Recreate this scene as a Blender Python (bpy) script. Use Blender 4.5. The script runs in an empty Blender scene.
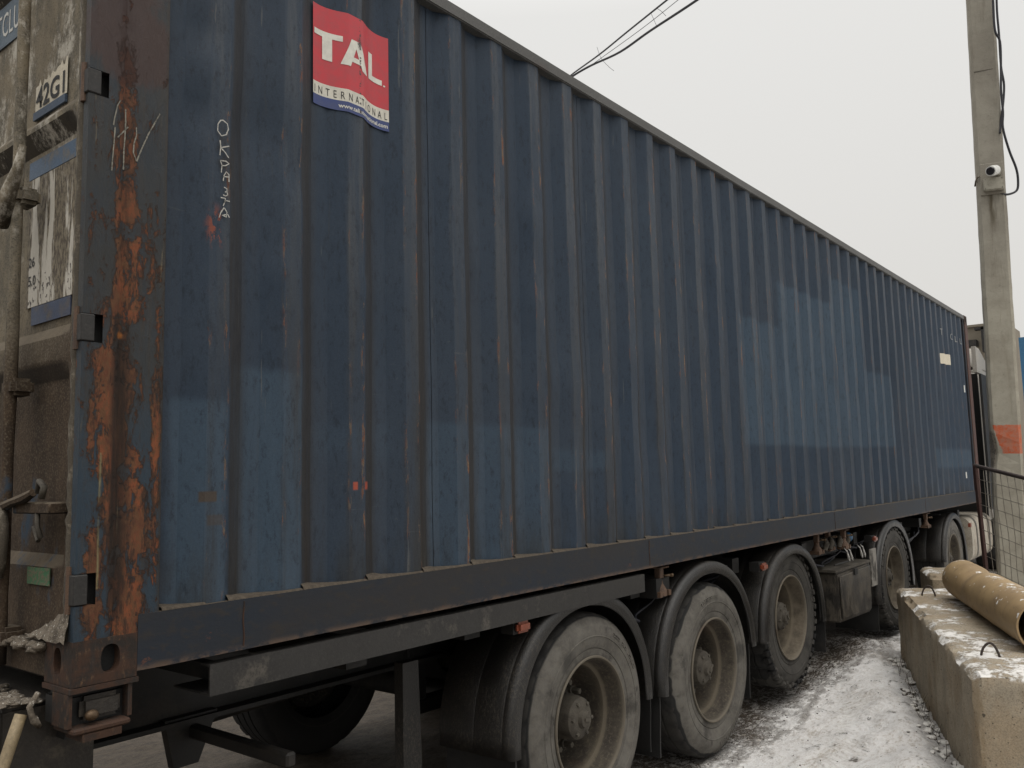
import bpy, bmesh, math, random
from mathutils import Vector, Matrix, noise
R_ = math.radians
random.seed(7)
S = bpy.context.scene
COL = S.collection

# ------------------------------------------------------------------ camera
ZB = 1.165                      # height of the container floor edge above the road
cam_d = bpy.data.cameras.new('camera'); cam = bpy.data.objects.new('camera', cam_d); COL.objects.link(cam)
S.camera = cam
cam_d.sensor_width = 36.0; cam_d.lens = 851.85 * 36 / 1024
cam_d.clip_start = 0.05; cam_d.clip_end = 2000
_r = Vector((0.62508728, -0.78016999, -0.0245086)); _u = Vector((-0.06783833, -0.08557994, 0.99401913)); _f = Vector((0.77760134, 0.6196861, 0.10642036))
cam.matrix_world = Matrix(((_r.x, _u.x, -_f.x, -1.0715), (_r.y, _u.y, -_f.y, -2.3613), (_r.z, _u.z, -_f.z, 0.5305 + ZB), (0, 0, 0, 1)))

# ------------------------------------------------------------------ overcast sky and weak sun
SUN_EL, SUN_AZ = R_(62), R_(215)
world = bpy.data.worlds.new('World'); S.world = world; world.use_nodes = True
nt = world.node_tree; nt.nodes.clear()
wo = nt.nodes.new('ShaderNodeOutputWorld')
sky = nt.nodes.new('ShaderNodeTexSky'); sky.sky_type = 'NISHITA'; sky.sun_disc = False
sky.sun_elevation = SUN_EL; sky.sun_rotation = SUN_AZ; sky.dust_density = 6; sky.air_density = 1.5
b1 = nt.nodes.new('ShaderNodeBackground'); nt.links.new(sky.outputs[0], b1.inputs[0]); b1.inputs[1].default_value = 0.006
tc = nt.nodes.new('ShaderNodeTexCoord'); sp = nt.nodes.new('ShaderNodeSeparateXYZ'); nt.links.new(tc.outputs['Generated'], sp.inputs[0])
mr = nt.nodes.new('ShaderNodeMapRange'); nt.links.new(sp.outputs[2], mr.inputs[0]); mr.inputs[1].default_value = -0.02; mr.inputs[2].default_value = 1.0
cr = nt.nodes.new('ShaderNodeValToRGB'); nt.links.new(mr.outputs[0], cr.inputs[0])   # overcast: brighter overhead than at the horizon
for q, (pos, c) in enumerate(((0.0, (.66, .64, .61)), (.50, (.78, .77, .745)), (1.0, (1.95, 1.92, 1.88)))):
    e = cr.color_ramp.elements[q] if q < 2 else cr.color_ramp.elements.new(pos)
    e.position = pos; e.color = (*c, 1)
b2 = nt.nodes.new('ShaderNodeBackground'); nt.links.new(cr.outputs[0], b2.inputs[0]); b2.inputs[1].default_value = 0.96
ad = nt.nodes.new('ShaderNodeAddShader'); nt.links.new(b1.outputs[0], ad.inputs[0]); nt.links.new(b2.outputs[0], ad.inputs[1]); nt.links.new(ad.outputs[0], wo.inputs[0])
sd = bpy.data.lights.new('sun', 'SUN'); so = bpy.data.objects.new('sun', sd); COL.objects.link(so)
sd.energy = 0.9; sd.angle = R_(40); sd.color = (1, 0.96, 0.9)
so.rotation_euler = (R_(90) - SUN_EL, 0, R_(180) - SUN_AZ)
S.view_settings.view_transform = 'Standard'; S.view_settings.look = 'None'; S.view_settings.exposure = 0.07; S.view_settings.gamma = 1
S.render.engine = 'CYCLES'

# ------------------------------------------------------------------ node helpers
class Mt:
    def __init__(s, name):
        s.m = bpy.data.materials.new(name); s.m.use_nodes = True; s.t = s.m.node_tree
        s.b = s.t.nodes['Principled BSDF']; s._c = None
    def n(s, k): return s.t.nodes.new(k)
    def set(s, inp, v):
        if isinstance(v, bpy.types.NodeSocket): s.t.links.new(v, inp)
        elif isinstance(v, tuple): inp.default_value = v if len(v) == 4 or inp.type == 'VECTOR' else (*v, 1)
        else: inp.default_value = v
    def co(s):
        if s._c is None: s._c = s.n('ShaderNodeTexCoord')
        return s._c.outputs['Object']
    def xyz(s):
        k = s.n('ShaderNodeSeparateXYZ'); s.t.links.new(s.co(), k.inputs[0]); return k.outputs[0], k.outputs[1], k.outputs[2]
    def nz(s):
        g = s.n('ShaderNodeNewGeometry'); k = s.n('ShaderNodeSeparateXYZ'); s.t.links.new(g.outputs['Normal'], k.inputs[0]); return k.outputs[2]
    def ma(s, op, a, b=0.0, c=0.0):
        k = s.n('ShaderNodeMath'); k.operation = op; s.set(k.inputs[0], a); s.set(k.inputs[1], b); s.set(k.inputs[2], c); return k.outputs[0]
    def add(s, a, b): return s.ma('ADD', a, b)
    def mul(s, a, b): return s.ma('MULTIPLY', a, b)
    def mx(s, a, b): return s.ma('MAXIMUM', a, b)
    def inv(s, a): return s.ma('SUBTRACT', 1.0, a)
    def rg(s, v, a, b, lo=0.0, hi=1.0):
        k = s.n('ShaderNodeMapRange'); k.interpolation_type = 'SMOOTHSTEP'
        s.set(k.inputs[0], v); s.set(k.inputs[1], a); s.set(k.inputs[2], b); s.set(k.inputs[3], lo); s.set(k.inputs[4], hi); return k.outputs[0]
    def noi(s, sc, det=4.0, rough=0.6, st=(1, 1, 1), off=(0, 0, 0), dist=0.0):
        m = s.n('ShaderNodeMapping'); s.t.links.new(s.co(), m.inputs[0]); m.inputs[3].default_value = st; m.inputs[1].default_value = off
        k = s.n('ShaderNodeTexNoise'); s.t.links.new(m.outputs[0], k.inputs[0]); k.inputs['Scale'].default_value = sc
        k.inputs['Detail'].default_value = det; k.inputs['Roughness'].default_value = rough; k.inputs['Distortion'].default_value = dist
        return k.outputs[0]
    def vor(s, sc, feat='F1', st=(1, 1, 1)):
        m = s.n('ShaderNodeMapping'); s.t.links.new(s.co(), m.inputs[0]); m.inputs[3].default_value = st
        k = s.n('ShaderNodeTexVoronoi'); k.feature = feat; s.t.links.new(m.outputs[0], k.inputs[0]); k.inputs['Scale'].default_value = sc
        return k.outputs[0]
    def mix(s, f, a, b):
        k = s.n('ShaderNodeMix'); k.data_type = 'RGBA'; s.set(k.inputs[0], f); s.set(k.inputs[6], a); s.set(k.inputs[7], b); return k.outputs[2]
    def box(s, x, z, x0, z0, x1, z1, e=0.004):
        a = s.rg(x, x0 - e, x0 + e); b = s.rg(x, x1 - e, x1 + e, 1, 0); c = s.rg(z, z0 - e, z0 + e); d = s.rg(z, z1 - e, z1 + e, 1, 0)
        return s.mul(s.mul(a, b), s.mul(c, d))
    def ell(s, x, z, cx, cz, rx, rz):
        a = s.ma('DIVIDE', s.ma('SUBTRACT', x, cx), rx); b = s.ma('DIVIDE', s.ma('SUBTRACT', z, cz), rz)
        d = s.ma('SQRT', s.add(s.mul(a, a), s.mul(b, b)))
        return s.rg(d, 0.35, 1.5, 1, 0)
    def out(s, col, rough=0.6, bump=None, bs=0.3, bd=0.01, metal=0.0, spec=0.5):
        s.set(s.b.inputs['Base Color'], col); s.set(s.b.inputs['Roughness'], rough); s.set(s.b.inputs['Metallic'], metal)
        s.b.inputs['Specular IOR Level'].default_value = spec
        if bump is not None:
            k = s.n('ShaderNodeBump'); k.inputs['Strength'].default_value = bs; k.inputs['Distance'].default_value = bd
            s.set(k.inputs['Height'], bump); s.t.links.new(k.outputs[0], s.b.inputs['Normal'])
        return s.m
def simple(name, c, rough=0.6, var=0.25, sc=12, dirt=None, dirt_amt=0.4, metal=0.0, bump=0.2, spec=0.5):
    m = Mt(name); n1 = m.noi(sc, 6, 0.65); n2 = m.noi(sc * 0.23, 4, 0.6)
    c2 = tuple(x * (1 - var) for x in c); base = m.mix(n1, c, c2)
    if dirt: base = m.mix(m.rg(m.add(m.mul(n1, .5), m.mul(n2, .5)), .62 - dirt_amt * .35, .72 - dirt_amt * .2), base, dirt)
    g1 = m.noi(min(220, max(90, sc * 8)), 4, .8); base = m.mix(m.rg(g1, .34, .52, .45, 0), base, tuple(x * .35 for x in c)); base = m.mix(m.rg(g1, .52, .70, 0, .40), base, tuple(min(.8, x * 1.6 + .01) for x in c))
    return m.out(base, m.rg(n2, .3, .7, rough - .08, min(1, rough + .1)), m.noi(sc * 6, 4, .7), bump, 0.004, metal, spec)

# ------------------------------------------------------------------ mesh helpers
def bx(bm, x0, y0, z0, x1, y1, z1, rot=None):
    vs = [bm.verts.new((x, y, z)) for x in (x0, x1) for y in (y0, y1) for z in (z0, z1)]
    if rot:
        M, c = rot
        for v in vs: v.co = M @ (v.co - c) + c
    f = []
    for q in ((0, 1, 3, 2), (4, 6, 7, 5), (0, 4, 5, 1), (2, 3, 7, 6), (0, 2, 6, 4), (1, 5, 7, 3)): f.append(bm.faces.new([vs[i] for i in q]))
    return vs
def tube(bm, pts, r, seg=10, cap=True):
    pts = [Vector(p) for p in pts]; rings = []
    rr = r if isinstance(r, (list, tuple)) else [r] * len(pts)
    up = Vector((0.13, 0.21, 1)).normalized(); a = None
    for i, p in enumerate(pts):
        d = (pts[min(i + 1, len(pts) - 1)] - pts[max(i - 1, 0)]).normalized()
        if a is None:
            a = d.cross(up)
            if a.length < 0.2: a = d.cross(Vector((1, 0.1, 0)))
        a = (a - d * a.dot(d)).normalized(); b = d.cross(a)
        rings.append([bm.verts.new(p + (a * math.cos(t) + b * math.sin(t)) * rr[i]) for t in [2 * math.pi * k / seg for k in range(seg)]])
    for i in range(len(rings) - 1):
        for k in range(seg): bm.faces.new((rings[i][k], rings[i][(k + 1) % seg], rings[i + 1][(k + 1) % seg], rings[i + 1][k]))
    if cap: bm.faces.new(rings[0][::-1]); bm.faces.new(rings[-1])
def lathe(bm, prof, seg=48, c=(0, 0, 0), close=False, mod=None):
    """profile of (r, y) turned about the Y axis"""
    rings = []
    for j, (r, y) in enumerate(prof):
        ring = []
        for k in range(seg):
            t = 2 * math.pi * k / seg; q = r + (mod(j, k) if mod else 0)
            ring.append(bm.verts.new((c[0] + q * math.cos(t), c[1] + y, c[2] + q * math.sin(t))))
        rings.append(ring)
    for j in range(len(rings) - 1):
        for k in range(seg): bm.faces.new((rings[j][k], rings[j][(k + 1) % seg], rings[j + 1][(k + 1) % seg], rings[j + 1][k]))
    if close:
        bm.faces.new(rings[-1])
        bm.faces.new(rings[0][::-1])
def prism(bm, pts, y0, y1):
    a = [bm.verts.new((x, y0, z)) for x, z in pts]; b = [bm.verts.new((x, y1, z)) for x, z in pts]
    bm.faces.new(a); bm.faces.new(b[::-1]); n = len(pts)
    for i in range(n): bm.faces.new((a[i], b[i], b[(i + 1) % n], a[(i + 1) % n]))
def bevel(bm, w, seg=2, ang=0.6):
    bmesh.ops.recalc_face_normals(bm, faces=bm.faces)
    es = [e for e in bm.edges if len(e.link_faces) == 2 and e.calc_face_angle(0) > ang]
    bmesh.ops.bevel(bm, geom=es, offset=w, segments=seg, affect='EDGES', clamp_overlap=True)
def obj(name, bm, mat, parent=None, base=(0, 0, 0), smooth=None, kind=None):
    bmesh.ops.recalc_face_normals(bm, faces=bm.faces)
    if base != (0, 0, 0): bmesh.ops.translate(bm, verts=bm.verts, vec=-Vector(base))
    me = bpy.data.meshes.new(name); bm.to_mesh(me); bm.free()
    if mat: me.materials.append(mat)
    if smooth is not None:
        me.shade_smooth(); 
        if smooth > 0: me.set_sharp_from_angle(angle=smooth)
    o = bpy.data.objects.new(name, me); COL.objects.link(o)
    if parent: o.parent = parent
    if kind: o['kind'] = kind
    return o
def thing(name, label, cat, loc=(0, 0, 0), group=None):
    o = bpy.data.objects.new(name, None); COL.objects.link(o); o.location = loc; o.empty_display_size = .2
    o['label'] = label; o['category'] = cat
    if group: o['group'] = group
    return o
def tag(o, label, cat, group=None):
    o['label'] = label; o['category'] = cat
    if group: o['group'] = group
    return o
BM = bmesh.new
def fbm(x, y, z=0.0, o=4): return noise.fractal(Vector((x, y, z)), 0.9, 2.0, o)
def text_mesh(s, size, off=0.0, spacing=1.0):
    c = bpy.data.curves.new('t', 'FONT'); c.body = s; c.size = size; c.offset = off; c.space_character = spacing; c.resolution_u = 3
    o = bpy.data.objects.new('t', c); COL.objects.link(o)
    bpy.context.view_layer.update()
    me = bpy.data.meshes.new_from_object(o.evaluated_get(bpy.context.evaluated_depsgraph_get()))
    bpy.data.objects.remove(o); bm = BM(); bm.from_mesh(me); return bm

# ------------------------------------------------------------------ corrugation of the side wall
E0, PT = 0.463, 0.2845
def prof(x):
    """depth behind the outer plane at length x"""
    if x < 0.245 or x > 11.95: return 0.012
    t = ((x - E0) / PT) % 1.0
    a, b = 0.246, 0.5
    if t < a: d = t / a
    elif t < b: d = 1
    elif t < b + a: d = 1 - (t - b) / a
    else: d = 0
    return 0.012 + 0.036 * d

# ------------------------------------------------------------------ materials: container
def mat_side():
    m = Mt('navy_corrugated_paint'); x, y, z = m.xyz()
    navy, navy2 = (.021, .037, .061), (.029, .044, .066)
    n1 = m.noi(1.3, 5, .6, (1, 1, .5)); n2 = m.noi(9, 6, .7, (1, 1, .25)); st = m.noi(14, 5, .7, (1, 1, .06)); fine = m.noi(60, 5, .7, (1, 1, .5))
    c = m.mix(m.rg(n1, .35, .65), navy, navy2)
    # faded newer touch-up rectangles of a lighter blue
    pats = [(.29, -.1, .462, .785), (.50, -.1, .757, .90), (.81, .61, 1.19, .73), (1.36, -.1, 2.20, .75), (2.24, .55, 2.70, .65),
            (4.42, .70, 5.20, 1.60), (5.20, .70, 6.40, 1.95), (6.40, .71, 7.22, 2.20), (7.22, .72, 8.25, 1.44), (9.93, .49, 12.0, .72), (2.95, 1.2, 3.35, 2.2), (8.6, .9, 9.3, 1.7)]
    wb = m.noi(6, 6, .75, off=(5, 5, 5)); px_ = m.add(x, m.mul(m.ma('SUBTRACT', wb, .5), .05)); pz_ = m.add(z, m.mul(m.ma('SUBTRACT', m.noi(4, 7, .75, off=(1, 8, 3)), .5), .06))
    pm = None
    for i, p in enumerate(pats):
        q = m.mul(m.box(px_, pz_, *p, e=.022 if i != 2 else .04), [.95, .9, .3, .62, .5, .9, .95, .85, .85, .8, .12, .12][i])
        pm = q if pm is None else m.mx(pm, q)
    c = m.mix(m.mul(pm, m.rg(n2, .2, .7, 1, .75)), c, (.047, .077, .112))
    # phase along the corrugation
    ph = m.ma('FRACT', m.ma('DIVIDE', m.ma('SUBTRACT', x, E0 - PT * 4), PT))
    wob = m.add(ph, m.rg(st, .2, .8, -.05, .05))
    outer = m.rg(wob, .70, .78); slope_in = m.mul(m.rg(wob, .0, .05), m.rg(wob, .20, .34, 1, 0)); inn = m.mul(m.rg(wob, .2, .28), m.rg(wob, .44, .52, 1, 0))
    # road dust washed down: grey on the outer ridges, paler upward for chalking and painted-in sky sheen, brown in the lee slopes
    low = m.rg(z, 0.0, 1.6, 1, .75)
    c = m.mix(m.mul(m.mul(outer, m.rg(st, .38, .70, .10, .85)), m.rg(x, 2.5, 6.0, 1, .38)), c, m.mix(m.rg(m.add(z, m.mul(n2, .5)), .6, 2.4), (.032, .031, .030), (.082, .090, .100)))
    c = m.mix(m.mul(m.mul(slope_in, low), m.rg(st, .3, .6, .55, .95)), c, (.027, .021, .015))
    c = m.mix(m.mul(inn, m.rg(st, .4, .66, .05, .5)), c, (.036, .043, .054))
    c = m.mix(m.mul(m.rg(z, .16, .42, 1, 0), m.rg(n2, .4, .65, 0, .55)), c, (.028, .026, .021))
    c = m.mix(m.mul(m.rg(m.noi(26, 4, .8, (1, 1, .045), (3, 1, 2)), .60, .74), .30), c, (.055, .052, .046))
    # scuffed rust along the ridge edges
    edge = m.mx(m.rg(ph, .925, .985), m.mx(m.rg(ph, .0, .04, 1, 0), m.mul(m.mul(m.rg(ph, .72, .745), m.rg(ph, .77, .80, 1, 0)), .6)))
    rn = m.rg(m.noi(30, 8, .8, (1, 1, .20)), .54, .58); zone = m.rg(m.noi(2.6, 3, .6, (1.5, 1, .8), (5, 2, 1)), .40, .50)
    c = m.mix(m.mul(m.mul(edge, rn), m.mul(zone, .95)), c, m.mix(m.rg(fine, .4, .6), (.17, .055, .02), (.17, .12, .07)))
    chip = m.mul(m.rg(m.noi(17, 6, .8, (1, 1, .4), (8, 0, 4)), .70, .73), m.rg(m.noi(1.1, 2, .5, off=(2, 7, 0)), .5, .62))
    c = m.mix(chip, c, (.16, .06, .03))
    # pale scratches
    scr = m.rg(m.noi(40, 3, .6, (1, 1, .05), (9, 9, 9)), .69, .72); c = m.mix(m.mul(scr, .45), c, (.13, .13, .12)); sc2 = m.mul(m.rg(m.noi(60, 5, .7, (.05, 1, 1), (4, 9, 2), .4), .655, .68), m.rg(n1, .45, .6)); c = m.mix(m.mul(sc2, .5), c, (.075, .08, .085)); mot = m.noi(45, 7, .8, (1, 1, .4)); c = m.mix(m.rg(mot, .34, .50, .5, 0), c, (.007, .010, .016)); c = m.mix(m.rg(mot, .54, .68, 0, .20), c, (.05, .056, .062))
    # a few particular marks: two small red squares, two missing-plate squares, a dark stain
    sq = m.mx(m.box(x, z, .372, .472, .43, .504), m.mul(m.box(x, z, .397, .40, .452, .432), .6)); c = m.mix(sq, c, (.062, .048, .038))
    sq = m.mx(m.box(x, z, .978, .492, 1.0, .52), m.box(x, z, 1.035, .492, 1.058, .52)); c = m.mix(m.mul(sq, m.rg(n2, .4, .5)), c, (.33, .07, .04))
    c = m.mix(m.mul(m.ell(x, z, .415, 1.34, .03, .06), m.rg(m.noi(38, 5, .7, (1, 1, .5)), .5, .56)), c, (.22, .06, .035))
    dk = m.mul(m.ell(x, z, .45, 1.60, .035, .09), m.rg(m.noi(24, 6, .75), .44, .60)); c = m.mix(m.mul(dk, .7), c, (.026, .022, .020))
    gr = m.noi(170, 3, .8); c = m.mix(m.rg(gr, .35, .65, .22, 0), c, (.012, .014, .018)); c = m.mix(m.rg(gr, .5, .75, 0, .10), c, (.06, .06, .06))
    bump = m.add(m.mul(m.noi(2.2, 3, .5), 1.0), m.mul(fine, .10))
    return m.out(c, m.rg(m.add(m.mul(n2, .5), m.mul(st, .5)), .3, .7, .42, .66), bump, .4, .02, spec=.24)
def mat_post():
    m = Mt('rusted_corner_post_paint'); x, y, z = m.xyz()
    n1 = m.noi(34, 12, .82, (1, 1, .42), dist=.8); nb = m.noi(9, 9, .78, (1, 1, .55), (3, 1, 2), .5); n2 = m.noi(5, 5, .6, (1, 1, .6)); fi = m.noi(70, 5, .75, (1, 1, .5)); st = m.noi(34, 6, .75, (1, 1, .10))
    c = m.mix(m.rg(n2, .35, .65), (.017, .024, .032), (.026, .027, .026))
    c = m.mix(m.rg(m.add(z, m.mul(n2, .6)), .8, 1.4, .75, 0), c, (.020, .040, .062))
    c = m.mix(m.rg(st, .48, .66, 0, .7), c, (.036, .029, .022))
    bl = [(.115, 1.35, .04, .62, .85), (.127, 1.028, .075, .08, .85), (.10, .767, .06, .34, 1.05), (.122, 1.444, .036, .09, .9), (.133, 1.16, .055, .07, .75), (.14, .443, .08, .22, 1.0),
          (.222, .646, .018, .42, .95), (.145, .22, .06, .18, .95), (.145, .80, .05, .24, .7), (.034, .668, .014, .14, .85), (.05, .25, .03, .2, .85), (.02, 1.3, .014, .5, .5), (.2, 1.3, .04, .3, .5), (.13, .9, .12, .9, .36)]
    mk = None
    for a in bl:
        q = m.mul(m.ell(x, z, *a[:4]), a[4]); mk = q if mk is None else m.mx(mk, q)
    w = m.add(m.mul(mk, .20), m.add(m.mul(n1, .85), m.mul(nb, .75)))
    rust = m.rg(w, .92, .945)
    halo = m.rg(w, .85, .93)
    c = m.mix(m.mul(halo, .8), c, (.026, .017, .012))
    rc = m.mix(m.rg(n2, .42, .58), (.215, .066, .027), (.085, .036, .020)); rc = m.mix(m.rg(fi, .42, .58), rc, (.12, .055, .026)); rc = m.mix(m.rg(m.noi(22, 8, .75, (1, 1, .25), (7, 7, 7)), .48, .58, 0, .85), rc, (.034, .020, .014))
    rc = m.mix(m.rg(z, 1.0, 1.6, 0, .6), rc, (.085, .04, .024))
    c = m.mix(rust, c, rc)
    # old brown-red primer area at the top
    pr = m.mul(m.rg(m.add(m.mul(m.mx(m.ell(x, z, .12, 1.84, .16, .16), m.ell(x, z, .1, 2.3, .2, .5)), .35), m.add(m.mul(nb, .4), m.mul(n1, .3))), .50, .60), .8); c = m.mix(pr, c, (.045, .022, .017))
    # central wet dirty groove
    gv = m.mul(m.mul(m.rg(x, .080, .10), m.rg(x, .118, .150, 1, 0)), m.mul(m.rg(z, .1, .3), m.rg(z, .9, 1.1, 1, 0))); c = m.mix(m.mul(gv, m.rg(st, .3, .6, .5, .95)), c, (.018, .012, .009))
    # pale scraped streaks
    sc = m.mul(m.rg(m.noi(55, 4, .7, (1, 1, .05), (3, 3, 3)), .64, .69), m.rg(n2, .45, .6)); c = m.mix(m.mul(sc, .7), c, (.16, .13, .08))
    c = m.mix(m.mul(m.box(x, z, .058, .25, .064, .62, .003), m.rg(st, .4, .55)), c, (.20, .17, .09))
    c = m.mix(m.mul(m.ell(x, z, .11, .955, .007, .010), .6), c, (.45, .16, .03))
    c = m.mix(m.mul(m.rg(x, .225, .243), .8), c, (.026, .020, .015))
    return m.out(c, m.rg(rust, 0, 1, .5, .85), m.add(m.mul(rust, -.8), m.mul(n1, .6)), .9, .008, spec=.35)
def mat_rail():
    m = Mt('side_rail_paint'); x, y, z = m.xyz(); n1 = m.noi(3, 5, .6, (.4, 1, 1)); n2 = m.noi(26, 6, .7, (.5, 1, 1))
    c = m.mix(m.rg(n1, .35, .65), (.018, .024, .034), (.026, .026, .028))
    c = m.mix(m.mul(m.rg(n2, .50, .66), .6), c, (.038, .031, .024))
    e = m.mx(m.rg(z, .010, .035, 1, 0), m.rg(z, 2.585, 2.57, 0, 0))
    c = m.mix(m.mul(m.mul(e, m.rg(n2, .38, .55)), .9), c, (.11, .075, .055))
    c = m.mix(m.mul(m.rg(m.noi(8, 6, .8), .64, .68), .7), c, (.10, .045, .03))
    top = m.rg(m.nz(), .5, .9); c = m.mix(m.mul(top, m.rg(n2, .3, .5, .7, 1)), c, (.09, .072, .052))
    sm = m.rg(m.ma('ABSOLUTE', m.ma('SUBTRACT', m.ma('FRACT', m.ma('DIVIDE', m.add(x, .62), 1.217)), .5)), .004, .0, 0, 0)
    return m.out(c, .62, n2, .4, .004, spec=.22)
TOPR = simple('chalky_skylit_top_rail_paint', (.085, .083, .078), .5, .3, 5, (.07, .04, .03), .15, spec=.4)  # chalking plus the sky's sheen on the rail, both put into the colour
def mat_door():
    m = Mt('grimy_door_paint_darker_low'); x, y, z = m.xyz(); n1 = m.noi(10, 7, .7, (1, 1, .5)); n2 = m.noi(3.2, 5, .6, (1, 1, .5)); n3 = m.noi(150, 3, .7); st = m.noi(45, 4, .75, (1, 1, .07))
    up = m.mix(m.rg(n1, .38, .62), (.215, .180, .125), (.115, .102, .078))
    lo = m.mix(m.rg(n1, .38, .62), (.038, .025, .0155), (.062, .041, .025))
    c = m.mix(m.rg(m.add(z, m.mul(n2, .5)), 1.0, 1.45), lo, up)  # base colour gets darker brown towards the bottom
    c = m.mix(m.mul(m.rg(n3, .52, .62), m.rg(z, .3, 1.6, .22, .6)), c, (.19, .165, .125))
    c = m.mix(m.mul(m.rg(n3, .36, .46, 1, 0), .45), c, (.016, .014, .012))
    sl = m.rg(m.nz(), .25, .6); c = m.mix(m.mul(sl, m.rg(n1, .35, .6, .35, .85)), c, m.mix(n1, (.17, .14, .10), (.08, .064, .046)))
    c = m.mix(m.mul(m.rg(m.nz(), -.2, -.5), .8), c, (.014, .011, .009))  # undersides of the ribs blackened, their shade put into the colour
    c = m.mix(m.mul(m.rg(n2, .60, .68), m.rg(n1, .5, .58)), c, (.035, .055, .08))
    c = m.mix(m.mul(m.rg(m.noi(7, 10, .8, (1, 1, .7), (4, 4, 1)), .50, .62), m.rg(z, .9, 1.6, .0, .9)), c, (.46, .43, .37))
    return m.out(c, .85, m.add(m.mul(n3, .5), n1), .55, .004, spec=.3)

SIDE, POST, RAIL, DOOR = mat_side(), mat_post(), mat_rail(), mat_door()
def mat_cast():
    m = Mt('rusty_casting_steel'); n1 = m.noi(16, 8, .7); n2 = m.noi(60, 5, .7, (1, 1, .5)); st = m.noi(30, 4, .7, (1, 1, .15))
    c = m.mix(m.rg(n1, .4, .6), (.022, .017, .014), (.050, .025, .015)); c = m.mix(m.rg(n2, .55, .7), c, (.10, .058, .032)); c = m.mix(m.rg(st, .55, .7, 0, .6), c, (.026, .023, .021))
    return m.out(c, .8, m.add(n1, n2), .5, .004, spec=.35)
CAST = mat_cast()
def mat_guard():
    m = Mt('scuffed_black_plastic'); n1 = m.noi(9, 6, .7); n2 = m.noi(110, 5, .8, (1, 1, .6)); n3 = m.noi(3, 4, .6)
    c = m.mix(n1, (.0085, .008, .0078), (.014, .013, .012)); c = m.mix(m.mul(m.rg(n2, .48, .62), m.rg(n3, .42, .62, .15, .9)), c, (.055, .047, .036)); c = m.mix(m.rg(n1, .6, .7, 0, .5), c, (.030, .026, .020))
    return m.out(c, m.rg(n3, .3, .7, .30, .55), m.add(n2, m.mul(n1, .5)), .55, .006, spec=.5)
BLACK = simple('black_grimy_steel', (.008, .0075, .007), .65, .4, 8, (.026, .021, .016), .3)
GUARD = mat_guard()
NUT = simple('nut_steel', (.10, .088, .068), .7, .5, 60, (.03, .025, .02), .4)
FRAME = simple('grey_painted_steel', (.021, .0195, .018), .6, .25, 14, (.085, .075, .062), .3)
DUST = simple('dusty_steel', (.065, .055, .043), .8, .45, 16, (.17, .15, .12), .3, bump=.5)
HUB = simple('dusty_hub_metal', (.088, .076, .058), .8, .5, 20, (.034, .028, .022), .45, bump=.6)
DARKVOID = simple('void_shade_black', (.008, .008, .008), .9, .2)  # near-black that paints in the shade inside holes and cavities
RUSTY = simple('rusted_fitting', (.13, .075, .045), .7, .5, 40, (.06, .04, .03), .4, bump=.5)
BRASS = simple('worn_brass', (.11, .07, .038), .45, .4, 40, (.12, .08, .05), .3, metal=.5)
AMBER = simple('amber_lens', (.22, .055, .028), .3, .25, 30, (.14, .06, .04), .3)
BLUEF = simple('blue_fitting', (.03, .12, .25), .5, .3, 30)
GASK = simple('door_gasket_dust', (.115, .096, .070), .9, .6, 60, (.24, .21, .165), .35, bump=.6)
CREAM = simple('cream_label', (.62, .56, .44), .7, .15, 30, (.40, .35, .27), .2)
WHITE = simple('white_lettering', (.62, .62, .58), .7, .2, 60)
CHALK = simple('chalk_marks', (.28, .265, .22), .9, .5, 160, (.06, .06, .055), .4)
CHALK2 = simple('white_chalk', (.50, .49, .45), .9, .3, 160, (.2, .2, .19), .2)
INK = simple('black_lettering', (.03, .03, .03), .7, .2)
CABLE = simple('black_cable', (.02, .021, .028), .6, .2)
def mat_rim(name, ca, cb):
    m = Mt(name); x, y, z = m.xyz(); r = m.ma('SQRT', m.add(m.mul(x, x), m.mul(z, z))); n1 = m.noi(10, 7, .7); n2 = m.noi(55, 5, .75); n3 = m.noi(3, 3, .5)
    c = m.mix(m.rg(n1, .35, .65), ca, cb); c = m.mix(m.mul(m.rg(r, .225, .245, 1, 0), .85), c, (.016, .014, .012)); c = m.mix(m.mul(m.mul(m.rg(r, .247, .252), m.rg(r, .262, .274, 1, 0)), .6), c, (.14, .118, .085)); c = m.mix(m.mul(m.rg(r, .286, .292), .7), c, (.16, .14, .11)); c = m.mix(m.rg(n2, .48, .66, 0, .5), c, (.12, .10, .072)); c = m.mix(m.rg(n3, .55, .7, 0, .45), c, (.06, .036, .024))  # recessed disc darkened, the deep dish's shade put into the colour
    return m.out(c, .85, m.add(n1, m.mul(n2, .6)), .6, .005, spec=.3)
RIM = mat_rim('mud_dried_rim', (.060, .051, .039), (.032, .027, .022)); RIM3 = mat_rim('pale_mud_rim', (.135, .113, .083), (.066, .054, .040))
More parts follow.
